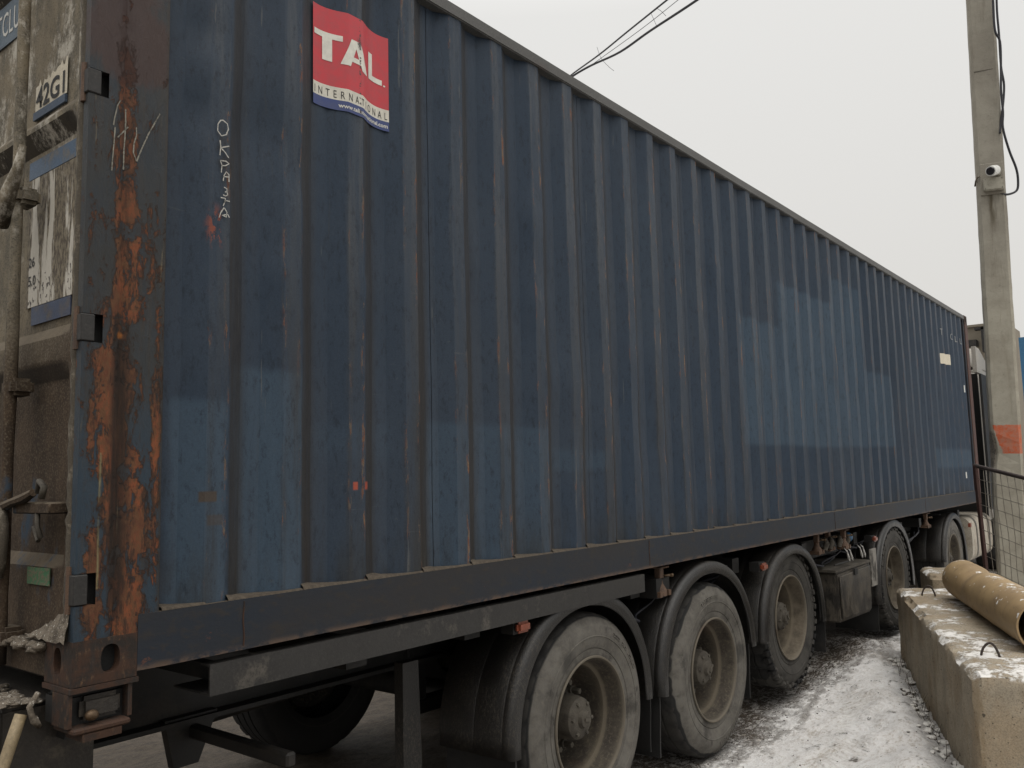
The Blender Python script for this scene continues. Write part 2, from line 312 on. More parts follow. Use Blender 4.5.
def mat_tyre(name, dusty, wet):
    m = Mt(name); x, y, z = m.xyz(); r = m.ma('SQRT', m.add(m.mul(x, x), m.mul(z, z)))
    n1 = m.noi(7, 7, .7); n2 = m.noi(60, 5, .7); n3 = m.noi(3.0, 3, .6, off=(1, 2, 3))
    rub = m.mix(n1, (.011, .011, .0115), (.019, .0185, .018))
    d = m.mix(m.rg(n1, .38, .62), (.125, .117, .103), (.080, .074, .065)); d = m.mix(m.rg(n2, .47, .65, 0, .5), d, (.135, .122, .10)); d = m.mix(m.rg(m.noi(5, 6, .7, off=(4, 4, 4)), .56, .66, 0, .7), d, (.030, .027, .024))
    k = m.rg(m.add(r, m.mul(m.ma('SUBTRACT', n3, .5), wet)), .482, .490, 1, 0)     # dust stops near the shoulder
    k2 = m.mul(m.rg(r, .491, .495), m.rg(n1, .40, .6, .05, .35))
    k = m.mx(k, k2)
    k = m.mul(k, m.rg(n3, .28, .36, .45, 1)); k = m.mul(k, dusty)
    c = m.mix(k, rub, d)
    rr = m.ma('ABSOLUTE', m.ma('SUBTRACT', r, .335)); c = m.mix(m.rg(rr, .0, .005, .5, 0), c, (.06, .054, .046))
    return m.out(c, .85, m.add(n2, n1), .35, .004, spec=.3)
TYRE = mat_tyre('dusty_tyre_rubber', .95, .02); TYRE2 = mat_tyre('half_washed_tyre_rubber', .95, .10); TYRE3 = mat_tyre('muddy_tyre_rubber', .42, .3); TYREF = mat_tyre('shaded_far_tyre_rubber', .10, .1); TYRE5 = mat_tyre('pale_dusty_tyre_rubber', 1.0, .01)  # TYREF: far tyres darkened, shade under the trailer put into the colour

# ------------------------------------------------------------------ sky dome is the world; ground sheet
TR = [2.49, 3.80, 5.17]
def gh(x, y):
    """height of the ground"""
    h = 0.008 * fbm(x * .7, y * .7)
    h += 0.006 * fbm(x * 5, y * 5, 3)
    q_ = min(1, max(0, (x - 3.7) / 3.3)); h += .085 * q_ * q_ * (3 - 2 * q_) * min(1, max(0, (y + 1.0) / .9))
    h += -0.02 * math.exp(-((y - 0.2) / 0.28) ** 2) * (1 if -8 < x < 25 else 0)
    h += -0.015 * math.exp(-((y + .22 + .03 * (x - 5)) / .1) ** 2) * (0.5 + 0.5 * fbm(x * .6, 5))
    # trodden snow between the wheels and the blocks, heaped against the block
    yb = -0.28 + (x - 6.7) * 0.375         # foot line of the long block
    d = y - yb
    if 2.5 < x < 9:
        w = min(1, max(0, (7.6 - x) / .8)) if x > 6.8 else 1
        h += w * 0.05 * max(0, min(1, (0.95 - d) / .7)) * (1 if d > -1 else .4)
        h += w * 0.085 * math.exp(-((d - .28 - .06 * fbm(x * 2, 1)) / .20) ** 2) * (0.55 + 0.6 * fbm(x * 1.7, y * 1.7, 4))
        h -= w * .055 * math.exp(-((d - .03) / .055) ** 2) * (.6 + .6 * fbm(x * 5, 2))
        h += w * .022 * max(0, fbm(x * 8, y * 8, 12)) * (1 if d < .55 else .3)
        h += w * 0.03 * max(0, fbm(x * 4.5, y * 4.5, 8)) * (1 if d < .9 else .2)
        h += w * .010 * fbm(x * 9, y * 11, 6) * (1 if d < 1.0 else .3)
    if -3 < x < 30 and y < -.4: h += 0.02 * fbm(x * 1.5, y * 1.5, 1)
    return h
def build_ground():
    def axis(a, b, st, far):
        v = []; q = a
        while q < b + 1e-6: v.append(q); q += st
        lo, hi, k = [], [], st
        s_, e_ = a, b
        while e_ < far: k *= 1.35; e_ += k; hi.append(e_); s_ -= k; lo.append(s_)
        return lo[::-1] + v + hi
    xs = axis(-1.0, 9.5, .035, 600); ys = axis(-2.0, 3.4, .035, 600)
    bm = BM(); g = [[bm.verts.new((x, y, gh(x, y) if -40 < x < 60 and -40 < y < 40 else 0)) for y in ys] for x in xs]
    for i in range(len(xs) - 1):
        for j in range(len(ys) - 1): bm.faces.new((g[i][j], g[i + 1][j], g[i + 1][j + 1], g[i][j + 1]))
    m = Mt('snow_and_wet_dirt'); x, y, z = m.xyz()
    n1 = m.noi(2.2, 8, .68, (.6, 1, 1)); n2 = m.noi(14, 8, .75, (.7, 1, 1)); n3 = m.noi(60, 5, .75); n4 = m.noi(.5, 4, .6)
    dirt = m.mix(m.rg(n2, .38, .62), (.062, .047, .034), (.115, .089, .063)); dirt = m.mix(m.rg(n3, .5, .65, 0, .6), dirt, (.15, .125, .095)); dirt = m.mix(m.rg(n1, .3, .45, .6, 0), dirt, (.015, .013, .011))
    snow = m.mix(m.rg(n1, .35, .65), (.90, .89, .875), (.82, .80, .775)); snow = m.mix(m.rg(n2, .52, .74, 0, .45), snow, (.50, .45, .39))
    # snow lies on the open side; the trailer has swept and dripped on the ground under it
    yy = m.add(y, m.add(m.mul(m.ma('SUBTRACT', n1, .5), .9), m.mul(m.ma('SUBTRACT', n2, .5), 1.2)))
    open_side = m.rg(yy, .14, -.20)
    far_side = m.mul(m.rg(yy, 3.2, 5.0), .5)
    nf = m.noi(42, 8, .8, (.7, 1, 1)); thin = m.mul(m.rg(yy, .80, .10), m.rg(m.add(m.mul(n2, .45), m.mul(nf, .65)), .545, .60))
    s = m.mx(open_side, m.mx(far_side, thin))
    # unseen yard on the camera side, mud added to cut bounced light
    s = m.mul(s, m.mx(m.rg(m.add(x, m.mul(m.ma('SUBTRACT', n4, .5), 2.0)), 1.2, 2.6), m.rg(n1, .56, .66, 0, .8)))
    # bare rut and gritty specks in the trodden snow
    rut = m.mul(m.rg(m.ma('ABSOLUTE', m.add(m.add(y, .12), m.add(m.mul(m.ma('SUBTRACT', x, 5.0), -.02), m.mul(m.ma('SUBTRACT', m.noi(1.2, 3, .5), .5), .5)))), .01, .05, 1, 0), m.rg(m.add(m.mul(n2, .5), m.mul(nf, .5)), .44, .52))
    s = m.mul(s, m.inv(m.mul(rut, .40)))
    grit = m.rg(m.add(m.mul(m.noi(9, 8, .8, off=(3, 8, 1)), .75), m.mul(n3, .25)), .565, .625)
    s = m.mul(s, m.inv(m.mul(grit, .85)))
    dfoot = m.ma('SUBTRACT', y, m.add(-.262, m.mul(m.ma('SUBTRACT', x, 6.75), .375)))
    foot = m.mul(m.rg(m.add(dfoot, m.mul(m.ma('SUBTRACT', n2, .5), .40)), .03, .20, 1, 0), m.mul(m.rg(x, 2.6, 3.0), m.rg(x, 7.0, 6.8)))
    s = m.mul(s, m.inv(m.mul(foot, m.rg(nf, .36, .46, 1, .35))))
    snow = m.mix(m.rg(nf, .48, .66, 0, .55), snow, (.44, .38, .31)); snow = m.mix(m.rg(m.add(m.mul(n1, .6), m.mul(nf, .4)), .53, .62, 0, .5), snow, (.36, .29, .21))
    tr = m.mul(m.rg(m.ma('ABSOLUTE', m.add(m.add(y, .50), m.add(m.mul(m.ma('SUBTRACT', x, 5.0), -.14), m.mul(m.ma('SUBTRACT', m.noi(.9, 2, .5), .5), .3)))), .13, .16, 1, 0), m.rg(n1, .40, .52))
    saw = m.ma('ABSOLUTE', m.ma('SUBTRACT', m.ma('FRACT', m.add(m.mul(x, 15.0), m.mul(m.ma('ABSOLUTE', m.add(y, .5)), 9.0))), .5)); lug = m.mul(tr, m.rg(saw, .18, .28))
    snow = m.mix(m.mul(lug, m.mul(nf, .30)), snow, (.42, .37, .31))
    c = m.mix(s, dirt, snow)
    m.out(c, m.rg(s, 0, 1, .7, .8), m.add(m.mul(s, .8), m.add(m.mul(n2, 1.2), m.add(m.mul(lug, -.35), m.add(m.mul(nf, .9), m.mul(n3, .5))))), .85, .022, spec=.3)
    o = obj('ground', bm, m.m, smooth=0); o['kind'] = 'structure'; return o
GROUND = build_ground()

# ------------------------------------------------------------------ the container
def plate_hole(bm, to3, rect, c, rx, rz, depth, N=32):
    """a flat plate with an oval hole whose wall runs inward; to3(u, v, d) -> point"""
    u0, v0, u1, v1 = rect; outer, inner, deep = [], [], []
    angs = [2 * math.pi * k / N + math.pi / N for k in range(N)]
    for corner in ((u0, v0), (u1, v0), (u1, v1), (u0, v1)):
        a = math.atan2(corner[1] - c[1], corner[0] - c[0]) % (2 * math.pi); i = min(range(N), key=lambda k: abs((angs[k] - a + math.pi) % (2 * math.pi) - math.pi)); angs[i] = a
    for t in angs:
        du, dv = math.cos(t), math.sin(t); k = 1e9
        if du > 1e-6: k = min(k, (u1 - c[0]) / du)
        if du < -1e-6: k = min(k, (u0 - c[0]) / du)
        if dv > 1e-6: k = min(k, (v1 - c[1]) / dv)
        if dv < -1e-6: k = min(k, (v0 - c[1]) / dv)
        outer.append(bm.verts.new(to3(c[0] + du * k, c[1] + dv * k, 0)))
        # superellipse hole
        q = (abs(du / rx) ** 2.6 + abs(dv / rz) ** 2.6) ** (-1 / 2.6)
        inner.append(bm.verts.new(to3(c[0] + du * q, c[1] + dv * q, 0))); deep.append(bm.verts.new(to3(c[0] + du * q, c[1] + dv * q, depth)))
    for i in range(N):
        j = (i + 1) % N
        bm.faces.new((outer[i], outer[j], inner[j], inner[i])); bm.faces.new((inner[i], inner[j], deep[j], deep[i]))
    return outer
def casting(x0, y0, z0, sx, sy, top):
    """one ISO corner casting; sx, sy = direction the outer faces look"""
    bm = BM(); L_, W_, H_ = .178, .162, .118
    y_out = y0; x_out = x0
    # side face (looks along sy) and end face (looks along sx), each with an oval hole
    xa, xb = (x0, x0 + L_) if sx < 0 else (x0 - L_, x0); ya, yb = (y0, y0 + W_) if sy < 0 else (y0 - W_, y0)
    cz = z0 + H_ / 2 + .002; ch = x0 + (.103 if sx < 0 else -.103); cw = y0 + (.085 if sy < 0 else -.085)
    plate_hole(bm, lambda u, v, d: (u, y_out + (d if sy < 0 else -d), v), (xa, z0, xb, z0 + H_), (ch, cz), .026, .038, .03)
    plate_hole(bm, lambda u, v, d: (x_out + (d if sx < 0 else -d), u, v), (ya, z0, yb, z0 + H_), (cw, cz), .022, .036, .03)
    q = [(xa, ya), (xb, ya), (xb, yb), (xa, yb)]
    lo = [bm.verts.new((a, b, z0)) for a, b in q]; hi = [bm.verts.new((a, b, z0 + H_)) for a, b in q]
    bm.faces.new(lo); bm.faces.new(hi)
    for i in range(4):
        j = (i + 1) % 4; mid = ((q[i][0] + q[j][0]) / 2, (q[i][1] + q[j][1]) / 2)
        if abs(mid[1] - y_out) < 1e-5 or abs(mid[0] - x_out) < 1e-5: continue
        bm.faces.new((lo[i], lo[j], hi[j], hi[i]))
    o = obj('corner_casting', bm, CAST, CN); 
    bm = BM(); t = .031
    bx(bm, xa + (t if sx < 0 else .01), ya + (t if sy < 0 else .01), z0 + .01, xb - (.01 if sx < 0 else t), yb - (.01 if sy < 0 else t), z0 + H_ - .01)
    obj('casting_cavity', bm, DARKVOID, o)
CN = thing('shipping_container', 'long weathered navy blue corrugated container with a red and white sticker on its side', 'container', (0, 0, ZB))
LC, WC, HC = 12.192, 2.438, 2.591
for (x0, sx) in ((0, -1), (LC, 1)):
    for (y0, sy) in ((0, -1), (WC, 1)):
        for z0 in (0, HC - .118): casting(x0, y0, z0, sx, sy, z0 > 1)
# near side wall sheets, each with its own dents
dents = [(.72, 1.62, .05, .10, .010), (4.1, 1.85, .05, .05, -.012), (3.9, 1.35, .06, .07, -.014), (.36, 1.72, .05, .06, .012), (.6, 1.72, .10, .12, .012), (.66, 1.23, .04, .05, -.008), (1.05, 1.23, .05, .04, -.009),
         (2.1, 1.75, .05, .08, -.010), (.38, 1.98, .06, .05, .010), (6.3, 1.2, .1, .2, .01), (2.5, .9, .08, .2, -.008), (1.5, 2.2, .05, .1, -.006)]
for i in range(24): dents.append((random.uniform(.5, 11.5), random.uniform(.35, 2.2), random.uniform(.03, .09), random.uniform(.05, .22), random.choice((-1, 1)) * random.uniform(.004, .010)))
seams = [0.243]
k = E0 + PT * 3 + PT * .37
while k < 11.6: seams.append(k); k += PT * 4
seams.append(11.95)
BRK = [0, .06, .123, .186, .246, .31, .373, .437, .5, .56, .623, .686, .746, .81, .873, .937]
for si in range(len(seams) - 1):
    a, b = seams[si] + (.0015 if si else 0), seams[si + 1] - .0015
    xs = {a, b}
    for kk in range(-2, 44):
        for t in BRK:
            q = E0 + PT * (kk + t)
            if a + .004 < q < b - .004: xs.add(q)
    xs = sorted(xs); zs = [.16 + (2.535 - .16) * j / 46 for j in range(47)]
    bm = BM(); rows = []
    for x in xs:
        col = []
        for z in zs:
            y = prof(x) + .0042 * fbm(x * 2.1, z * 1.6, 2, 2) + .0012 * fbm(x * 9, z * 3, 5, 2)
            for (dx, dz, rx, rz, am) in dents:
                e = ((x - dx) / rx) ** 2 + ((z - dz) / rz) ** 2
                if e < 6: y += am * 1.35 * math.exp(-e)
            wx = x + .0042 * fbm(z * 1.1, round((x - E0) / PT) * 3.1, 7, 2)
            # the ridges sink back under the top rail
            col.append(bm.verts.new((wx if x not in (a, b) else x, max(y, .004), z)))
        rows.append(col)
    for i in range(len(rows) - 1):
        for j in range(len(zs) - 1): bm.faces.new((rows[i][j], rows[i + 1][j], rows[i + 1][j + 1], rows[i][j + 1]))
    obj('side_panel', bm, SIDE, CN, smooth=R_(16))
# backing behind the sheet seams, far side, roof, front wall
bm = BM(); bx(bm, .2, .085, .1, 11.98, .10, 2.54); obj('wall_backing', bm, BLACK, CN)
bm = BM(); bx(bm, .2, WC - .06, .1, 11.98, WC - .02, 2.54); obj('far_side_wall', bm, RAIL, CN)
bm = BM(); bx(bm, .1, .05, 2.555, 12.1, WC - .05, 2.57); obj('roof', bm, RAIL, CN)
bm = BM(); bx(bm, 12.10, .05, .1, 12.14, WC - .05, 2.52); obj('front_wall', bm, RAIL, CN)
bm = BM(); bx(bm, .1, .05, .08, 12.1, WC - .05, .13); obj('floor_frame', bm, BLACK, CN)
# rails
bm = BM()
pr = [(-.0, .0125), (.0, .167), (.075, .170), (.075, .16), (.006, .155), (.006, .022), (.06, .022), (.06, .0125)]
def yz_prism(bm, pts, x0, x1, n=1, wob=0):
    rs = []
    for i in range(n + 1):
        x = x0 + (x1 - x0) * i / n
        rs.append([bm.verts.new((x, y + (wob * fbm(x * 1.2, z * 3, 1, 2) if i not in (0, n) else 0), z + (wob * .7 * fbm(x * 1.7, 4, 1, 2) if i not in (0, n) else 0))) for y, z in pts])
    for i in range(n):
        for j in range(len(pts)): q = (j + 1) % len(pts); bm.faces.new((rs[i][j], rs[i][q], rs[i + 1][q], rs[i + 1][j]))
    bm.faces.new(rs[0]); bm.faces.new(rs[-1])
yz_prism(bm, pr, .179, LC - .179, 120, .002); obj('bottom_side_rail', bm, RAIL, CN)
bm = BM(); yz_prism(bm, [(y + WC - .075, z) for y, z in [(0, .0125), (0, .167), (.075, .167), (.075, .0125)]], .179, LC - .179); obj('bottom_side_rail', bm, RAIL, CN)
for y0 in (.001, WC - .061):
    bm = BM(); yz_prism(bm, [(y0, 2.528), (y0, 2.588), (y0 + .06, 2.588), (y0 + .06, 2.528)], .179, LC - .179, 100, .0012); bevel(bm, .005, 2); obj('top_side_rail', bm, TOPR, CN)
# silt caught on the ledge in the foot of each recess
def mat_silt():
    m = Mt('trapped_silt'); n = m.noi(60, 5, .7); return m.out(m.mix(m.rg(n, .35, .65), (.078, .062, .044), (.046, .036, .026)), .95, n, .6, .006)
SILT = mat_silt()
bm = BM()
for kk in range(-1, 41):
    e = E0 + PT * kk + .003
    if e > 11.85: break
    w = PT * .99; hgt = random.uniform(.012, .024) if e < 4 else random.uniform(.010, .018); n = 8; prev = None
    if e < .2: w = .14; e = .25
    for i in range(n + 1):
        x = e + w * i / n; t = i / n; hh = .0025 + hgt * max(0, 1 - t * 1.8) ** 1.1 * (.6 + .8 * abs(fbm(x * 40, 1)))
        pb = prof(x) + .003
        q = [bm.verts.new((x, -.0006, .1672)), bm.verts.new((x, .005, .1715 + hh * .35)), bm.verts.new((x, max(pb, .013), .171 + hh))]
        if prev:
            for j in range(2): bm.faces.new((prev[j], q[j], q[j + 1], prev[j + 1]))
        prev = q
o = obj('silt_deposit', bm, SILT, CN, smooth=0); o['kind'] = 'stuff'
# weld beads and panel joints along the bottom rail
for xq in (.52, 3.05, 6.1, 9.1):
    bm = BM(); tube(bm, [(xq + .002 * math.sin(i), -.001, .025 + .135 * i / 8) for i in range(9)], .0026, 6); obj('weld_bead', bm, CAST, CN)

# rear corner posts
def post_piece(x0, x1, z0, z1, y0=.0):
    """side leaf of the post between lug cut-outs, slightly pressed in the middle"""
    bm = BM(); xs = [x0 + (x1 - x0) * i / 14 for i in range(15)]; n = max(2, int((z1 - z0) / .04)); g = []
    for x in xs:
        dd = .010 * math.exp(-((x - .108) / .014) ** 2)
        g.append([bm.verts.new((x, y0 + .001 + dd + .0012 * fbm(x * 8, (z0 + (z1 - z0) * j / n) * 6, 3, 3), z0 + (z1 - z0) * j / n)) for j in range(n + 1)])
    for i in range(14):
        for j in range(n): bm.faces.new((g[i][j], g[i + 1][j], g[i + 1][j + 1], g[i][j + 1]))
    return bm
LUGS = [(.21, .295), (.926, 1.006), (1.64, 1.715), (2.30, 2.38)]
bm = post_piece(.058, .240, .118, HC - .118); obj('corner_post', bm, POST, CN, smooth=R_(30))
zz = .118
segs = []
for a, b in LUGS: segs.append((zz, a)); zz = b
segs.append((zz, HC - .118))
for a, b in segs:
    bm = BM(); bx(bm, .001, .0005, a, .0585, .03, b); obj('post_edge_leaf', bm, POST, CN)
bm = BM(); bx(bm, .045, .03, .118, .238, .15, HC - .118); obj('post_core', bm, DARKVOID, CN)
bm = BM(); bx(bm, .2425, .006, .168, .2435, .05, 2.53); obj('post_flange', bm, RAIL, CN)
for a, b in LUGS:
    bm = BM(); bx(bm, -.004, -.003, a + .002, .035, .05, b - .002); bevel(bm, .003, 1)
    obj('hinge_lug', bm, FRAME, CN)
    bm = BM(); tube(bm, [(.002, .030, a - .02), (.002, .030, b + .02)], .011, 8); obj('hinge_pin', bm, RUSTY, CN)
bm = BM(); bx(bm, 0, WC - .16, .118, .24, WC - .001, HC - .118); obj('corner_post', bm, POST, CN)
RUSTP = simple('brown_red_front_post', (.095, .042, .030), .7, .4, 12, (.05, .035, .03), .5)
for y0 in (-.002, WC - .16):
    bm = BM(); bx(bm, LC - .17, y0, .119, LC, y0 + .162, HC - .119); bevel(bm, .004, 1); obj('front_post', bm, RUSTP, CN)
    bm = BM(); bx(bm, LC - .24, y0 + .012, .17, LC - .101, y0 + .03, 2.528); obj('post_flange', bm, RAIL, CN)
bm = BM(); bx(bm, LC - .09, .165, 0.01, LC - .01, WC - .165, .16); obj('front_sill', bm, RAIL, CN)
bm = BM(); bx(bm, LC - .09, .165, HC - .11, LC - .01, WC - .165, HC - .01); obj('front_header', bm, RAIL, CN)
bm = BM(); bx(bm, .0, .163, HC - .11, .12, WC - .163, HC - .004); obj('door_header', bm, RAIL, CN)
bm = BM(); bx(bm, .008, .163, .004, .12, WC - .163, .085); bevel(bm, .006, 1); obj('door_sill', bm, DOOR, CN)

# doors: pressed steel leaves with horizontal ribs
def door_depth(z):
    k = [(0, .030), (.30, .030), (.335, .058), (.50, .058), (.84, .058), (.90, .030), (.97, .030), (1.01, .062), (1.595, .062), (1.65, .028), (1.665, .028), (1.70, .054), (2.2, .054), (2.24, .03), (2.6, .03)]
    for (a, da), (b, db) in zip(k, k[1:]):
        if a <= z <= b: return da + (db - da) * (z - a) / (b - a)
    return .03
for (ya, yb, nm) in ((.082, 1.20, 0), (1.235, WC - .06, 1)):
    bm = BM(); ys = [ya, ya + .028, ya + .058, ya + .062] + [ya + .09 + (yb - ya - .18) * i / 24 for i in range(25)] + [yb - .062, yb - .058, yb - .03, yb]
    zs = sorted(set([.09 + 2.39 * i / 120 for i in range(121)] + [.30, .335, .84, .90, .97, 1.01, 1.595, 1.65, 1.665, 1.70, 2.2, 2.24])); g = []
    for y in ys:
        fr = min(1, max(0, (min(y - ya, yb - y) - .055) / .03))
        g.append([bm.verts.new((.030 + (door_depth(z) - .030) * fr + .0025 * fbm(y * 6, z * 6, 1, 3), y, z)) for z in zs])
    for i in range(len(ys) - 1):
        for j in range(len(zs) - 1): bm.faces.new((g[i][j], g[i + 1][j], g[i + 1][j + 1], g[i][j + 1]))
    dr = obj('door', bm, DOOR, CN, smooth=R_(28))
    bm = BM(); bx(bm, .068, ya, .09, .078, yb, 2.48); obj('door_core', bm, BLACK, dr)
    # gasket: a wavering rubber lip caked with dust
    gy = (ya - .026) if nm == 0 else (yb + .02)
    bm = BM(); tube(bm, [(.022 + .004 * fbm(1, q * .04 * 7), gy + .004 * fbm(q * .04 * 9, 3), .10 + q * .024) for q in range(99)], [.022 + .005 * fbm(q * .9, 2) for q in range(99)], 8); obj('gasket', bm, GASK, dr, smooth=0)
    bars = (.403, .90) if nm == 0 else (1.45, 2.1)
    for yb_ in bars:
        bm = BM(); tube(bm, [(-.022, yb_, -.0 + q * .1 + .02) for q in range(26)], [.017 + .0025 * fbm(q * .7, yb_) for q in range(26)], 12); br = obj('locking_bar', bm, DOOR, dr, smooth=0)
        for zc in (.10, .83, 1.42, 2.36):
            bm = BM(); bx(bm, -.034, yb_ - .045, zc - .026, .032, yb_ + .045, zc + .026); bevel(bm, .012, 2); obj('bar_bracket', bm, DOOR, br, smooth=R_(40))
    # handle with catch on the first bar
    if nm == 0:
        bm = BM(); tube(bm, [(-.040, .33, 1.56), (-.045, .35, 1.49), (-.05, .40, 1.42), (-.055, .42, 1.37), (-.045, .45, 1.33)], [.010, .016, .024, .030, .018], 12); obj('handle_hub', bm, DOOR, dr, smooth=0)
        bm = BM(); bx(bm, -.028, .10, .455, .03, .34, .487); bevel(bm, .004, 1); tube(bm, [(-.035, .38, .475), (-.042, .30, .49), (-.036, .24, .50), (-.034, .19, .515)], [.016, .012, .015, .011], 8); obj('handle_catch', bm, DOOR, dr, smooth=R_(40))
        bm = BM(); tube(bm, [(-.03, .165, .515), (-.034, .15, .545), (-.03, .13, .53), (-.03, .145, .50)], .010, 8); tube(bm, [(-.02, .19, .46), (-.024, .18, .42), (-.02, .165, .39), (-.016, .19, .38), (-.02, .21, .42)], .007, 6); obj('seal_loop', bm, HUB, dr, smooth=0)
        bm = BM(); tube(bm, [(-.04, .375, .48), (-.045, .365, .40), (-.05, .37, .32), (-.045, .375, .27)], [.012, .02, .022, .012], 8); obj('handle_arm', bm, GASK, dr, smooth=0)
DR1 = [o for o in CN.children if o.name.startswith('door') and o.type == 'MESH' and 'header' not in o.name and 'sill' not in o.name][0]

# door lettering and plates (built on the door leaf)
def on_door(bm, y0, z0, x):      # text mesh (u right, v up) -> looks toward -X; u runs toward smaller y
    for v in bm.verts: v.co = Vector((x, y0 - v.co.x, z0 + v.co.y))
bm = BM(); bx(bm, .049, .56, 2.055, .0535, .90, 2.21); tag_ = obj('number_field', bm, simple('grey_blue_paint', (.10, .14, .18), .6, .25, 30, (.16, .14, .11), .3), DR1)
bm = text_mesh('TCLU', .125, .0, 1.02)
for v in bm.verts: v.co.x *= .62
on_door(bm, .822, 2.09, .0478); obj('lettering', bm, WHITE, DR1)
bm = BM(); N = 22; vb = []
for i in range(N + 1):
    y = .475 - .225 * i / N; t = 1.805 + .03 * abs(fbm(i * .8, 2)) + .012 * (i % 3 == 0) + .03 * i / N
    vb.append((bm.verts.new((.0482, y, 1.733)), bm.verts.new((.0482, y, t))))
for i in range(N): bm.faces.new((vb[i][0], vb[i + 1][0], vb[i + 1][1], vb[i][1]))
obj('size_code_plate', bm, CREAM, DR1)
bm = text_mesh('42G1', .098, .002, 1.0); on_door(bm, .468, 1.742, .0466); obj('lettering', bm, INK, DR1)
bm = BM(); bx(bm, .044, .255, 1.705, .052, .48, 1.731); obj('plate_border', bm, simple('blue_plate_border', (.06, .09, .14), .6, .3, 20), DR1)
def mat_placard():
    m = Mt('weathered_placard'); x, y, z = m.xyz(); st = m.noi(60, 4, .75, (1, 1, .10)); n = m.noi(90, 4, .7, (1, 1, .4)); n2 = m.noi(13, 3, .5, (1, 1, .12), (2, 5, 1))
    paper = m.mix(n, (.56, .53, .47), (.44, .41, .35)); dirt = m.mix(m.rg(n, .4, .6), (.070, .055, .040), (.20, .17, .12))
    w = m.add(m.mul(n2, .75), m.mul(st, .35)); lowz = m.ell(y, z, .42, 1.19, .075, .18)
    k = m.rg(m.add(w, m.mul(lowz, .14)), .60, .63); k = m.mx(k, m.mul(m.rg(z, 1.42, 1.52), m.rg(st, .56, .6)))
    c = m.mix(k, dirt, paper)
    tx = m.rg(m.noi(70, 2, .5, (1, 1, .7), (1, 1, 7)), .60, .62); c = m.mix(m.mul(m.mul(k, tx), m.mul(m.rg(z, 1.09, 1.10), m.rg(z, 1.2, 1.19))), c, (.06, .05, .045))
    return m.out(c, .8, m.add(st, n), .5, .004)
bm = BM(); bx(bm, .056, .185, 1.095, .060, .515, 1.515); obj('placard', bm, mat_placard(), DR1)
BLUEB = simple('blue_placard_band', (.075, .125, .20), .6, .3, 22, (.15, .13, .10), .35)
BLUEC = simple('deep_blue_placard_band', (.045, .065, .12), .6, .3, 22, (.09, .075, .06), .45)
bm = BM(); bx(bm, .0555, .175, 1.517, .0595, .52, 1.575); obj('placard_band', bm, BLUEB, DR1)
bm = BM(); bx(bm, .0555, .20, 1.035, .0595, .47, 1.093); obj('placard_band', bm, BLUEC, DR1)
bm = text_mesh('26', .045, .0005); on_door(bm, .50, 1.225, .0545); obj('lettering', bm, INK, DR1)
bm = text_mesh('5.0', .045, .0005); on_door(bm, .50, 1.165, .0545); obj('lettering', bm, INK, DR1)
def mat_green():
    m = Mt('worn_green_tag'); n = m.noi(90, 4, .7); return m.out(m.mix(m.rg(n, .42, .58), (.04, .13, .06), (.12, .11, .07)), .8, n, .4)
bm = BM(); bx(bm, .024, .205, .248, .0275, .355, .300); bevel(bm, .008, 2); obj('green_tag', bm, mat_green(), DR1)
def mat_caked():
    m = Mt('caked_snow_and_mud'); n = m.noi(35, 7, .75); n2 = m.noi(110, 4, .7); z_ = m.nz()
    c = m.mix(m.rg(n, .36, .6), (.075, .06, .044), (.18, .15, .115)); c = m.mix(m.rg(m.add(n2, m.mul(z_, .05)), .60, .70), c, (.50, .47, .41)); return m.out(c, .95, m.add(n, n2), .7, .01)
CAKE = mat_caked()
def lump(bm, c, r, seed, seg=10, rings=7, amp=.35):
    c = Vector(c); vs = []
    for i in range(rings + 1):
        t = math.pi * i / rings
        for k in range(seg):
            p = 2 * math.pi * k / seg; d = Vector((math.sin(t) * math.cos(p), math.sin(t) * math.sin(p), math.cos(t)))
            q = 1 + amp * noise.noise(d * 1.9 + Vector((seed, seed * 2, 0))) + amp * .5 * noise.noise(d * 5 + Vector((seed, 3, 0)))
            vs.append(bm.verts.new(c + Vector((d.x * r[0], d.y * r[1], d.z * r[2])) * q))
    for i in range(rings):
        for k in range(seg): bm.faces.new((vs[i * seg + k], vs[i * seg + (k + 1) % seg], vs[(i + 1) * seg + (k + 1) % seg], vs[(i + 1) * seg + k]))
# snow heaped on the sill beside the casting
bm = BM()
g = [[bm.verts.new((.008 - .022 * j / 5 + .004 * fbm(i, j), .02 + .26 * i / 12, .112 + max(0, .098 * (1 - i / 12) ** 1.1 * (1 - (j / 5) ** 1.5) + .016 * fbm(i * .9, j * .7)))) for j in range(6)] for i in range(13)]
for i in range(12):
    for j in range(5): bm.faces.new((g[i][j], g[i + 1][j], g[i + 1][j + 1], g[i][j + 1]))
o = obj('snow_heap', bm, CAKE, CN, smooth=0); o['kind'] = 'stuff'
bm = BM()
for i in range(34): lump(bm, (-.005 + random.uniform(-.012, .02), .17 + i * .016, .088 + random.uniform(-.004, .006)), (.025, .02, .012), i)
o = obj('sill_dirt', bm, CAKE, CN, smooth=0); o['kind'] = 'stuff'

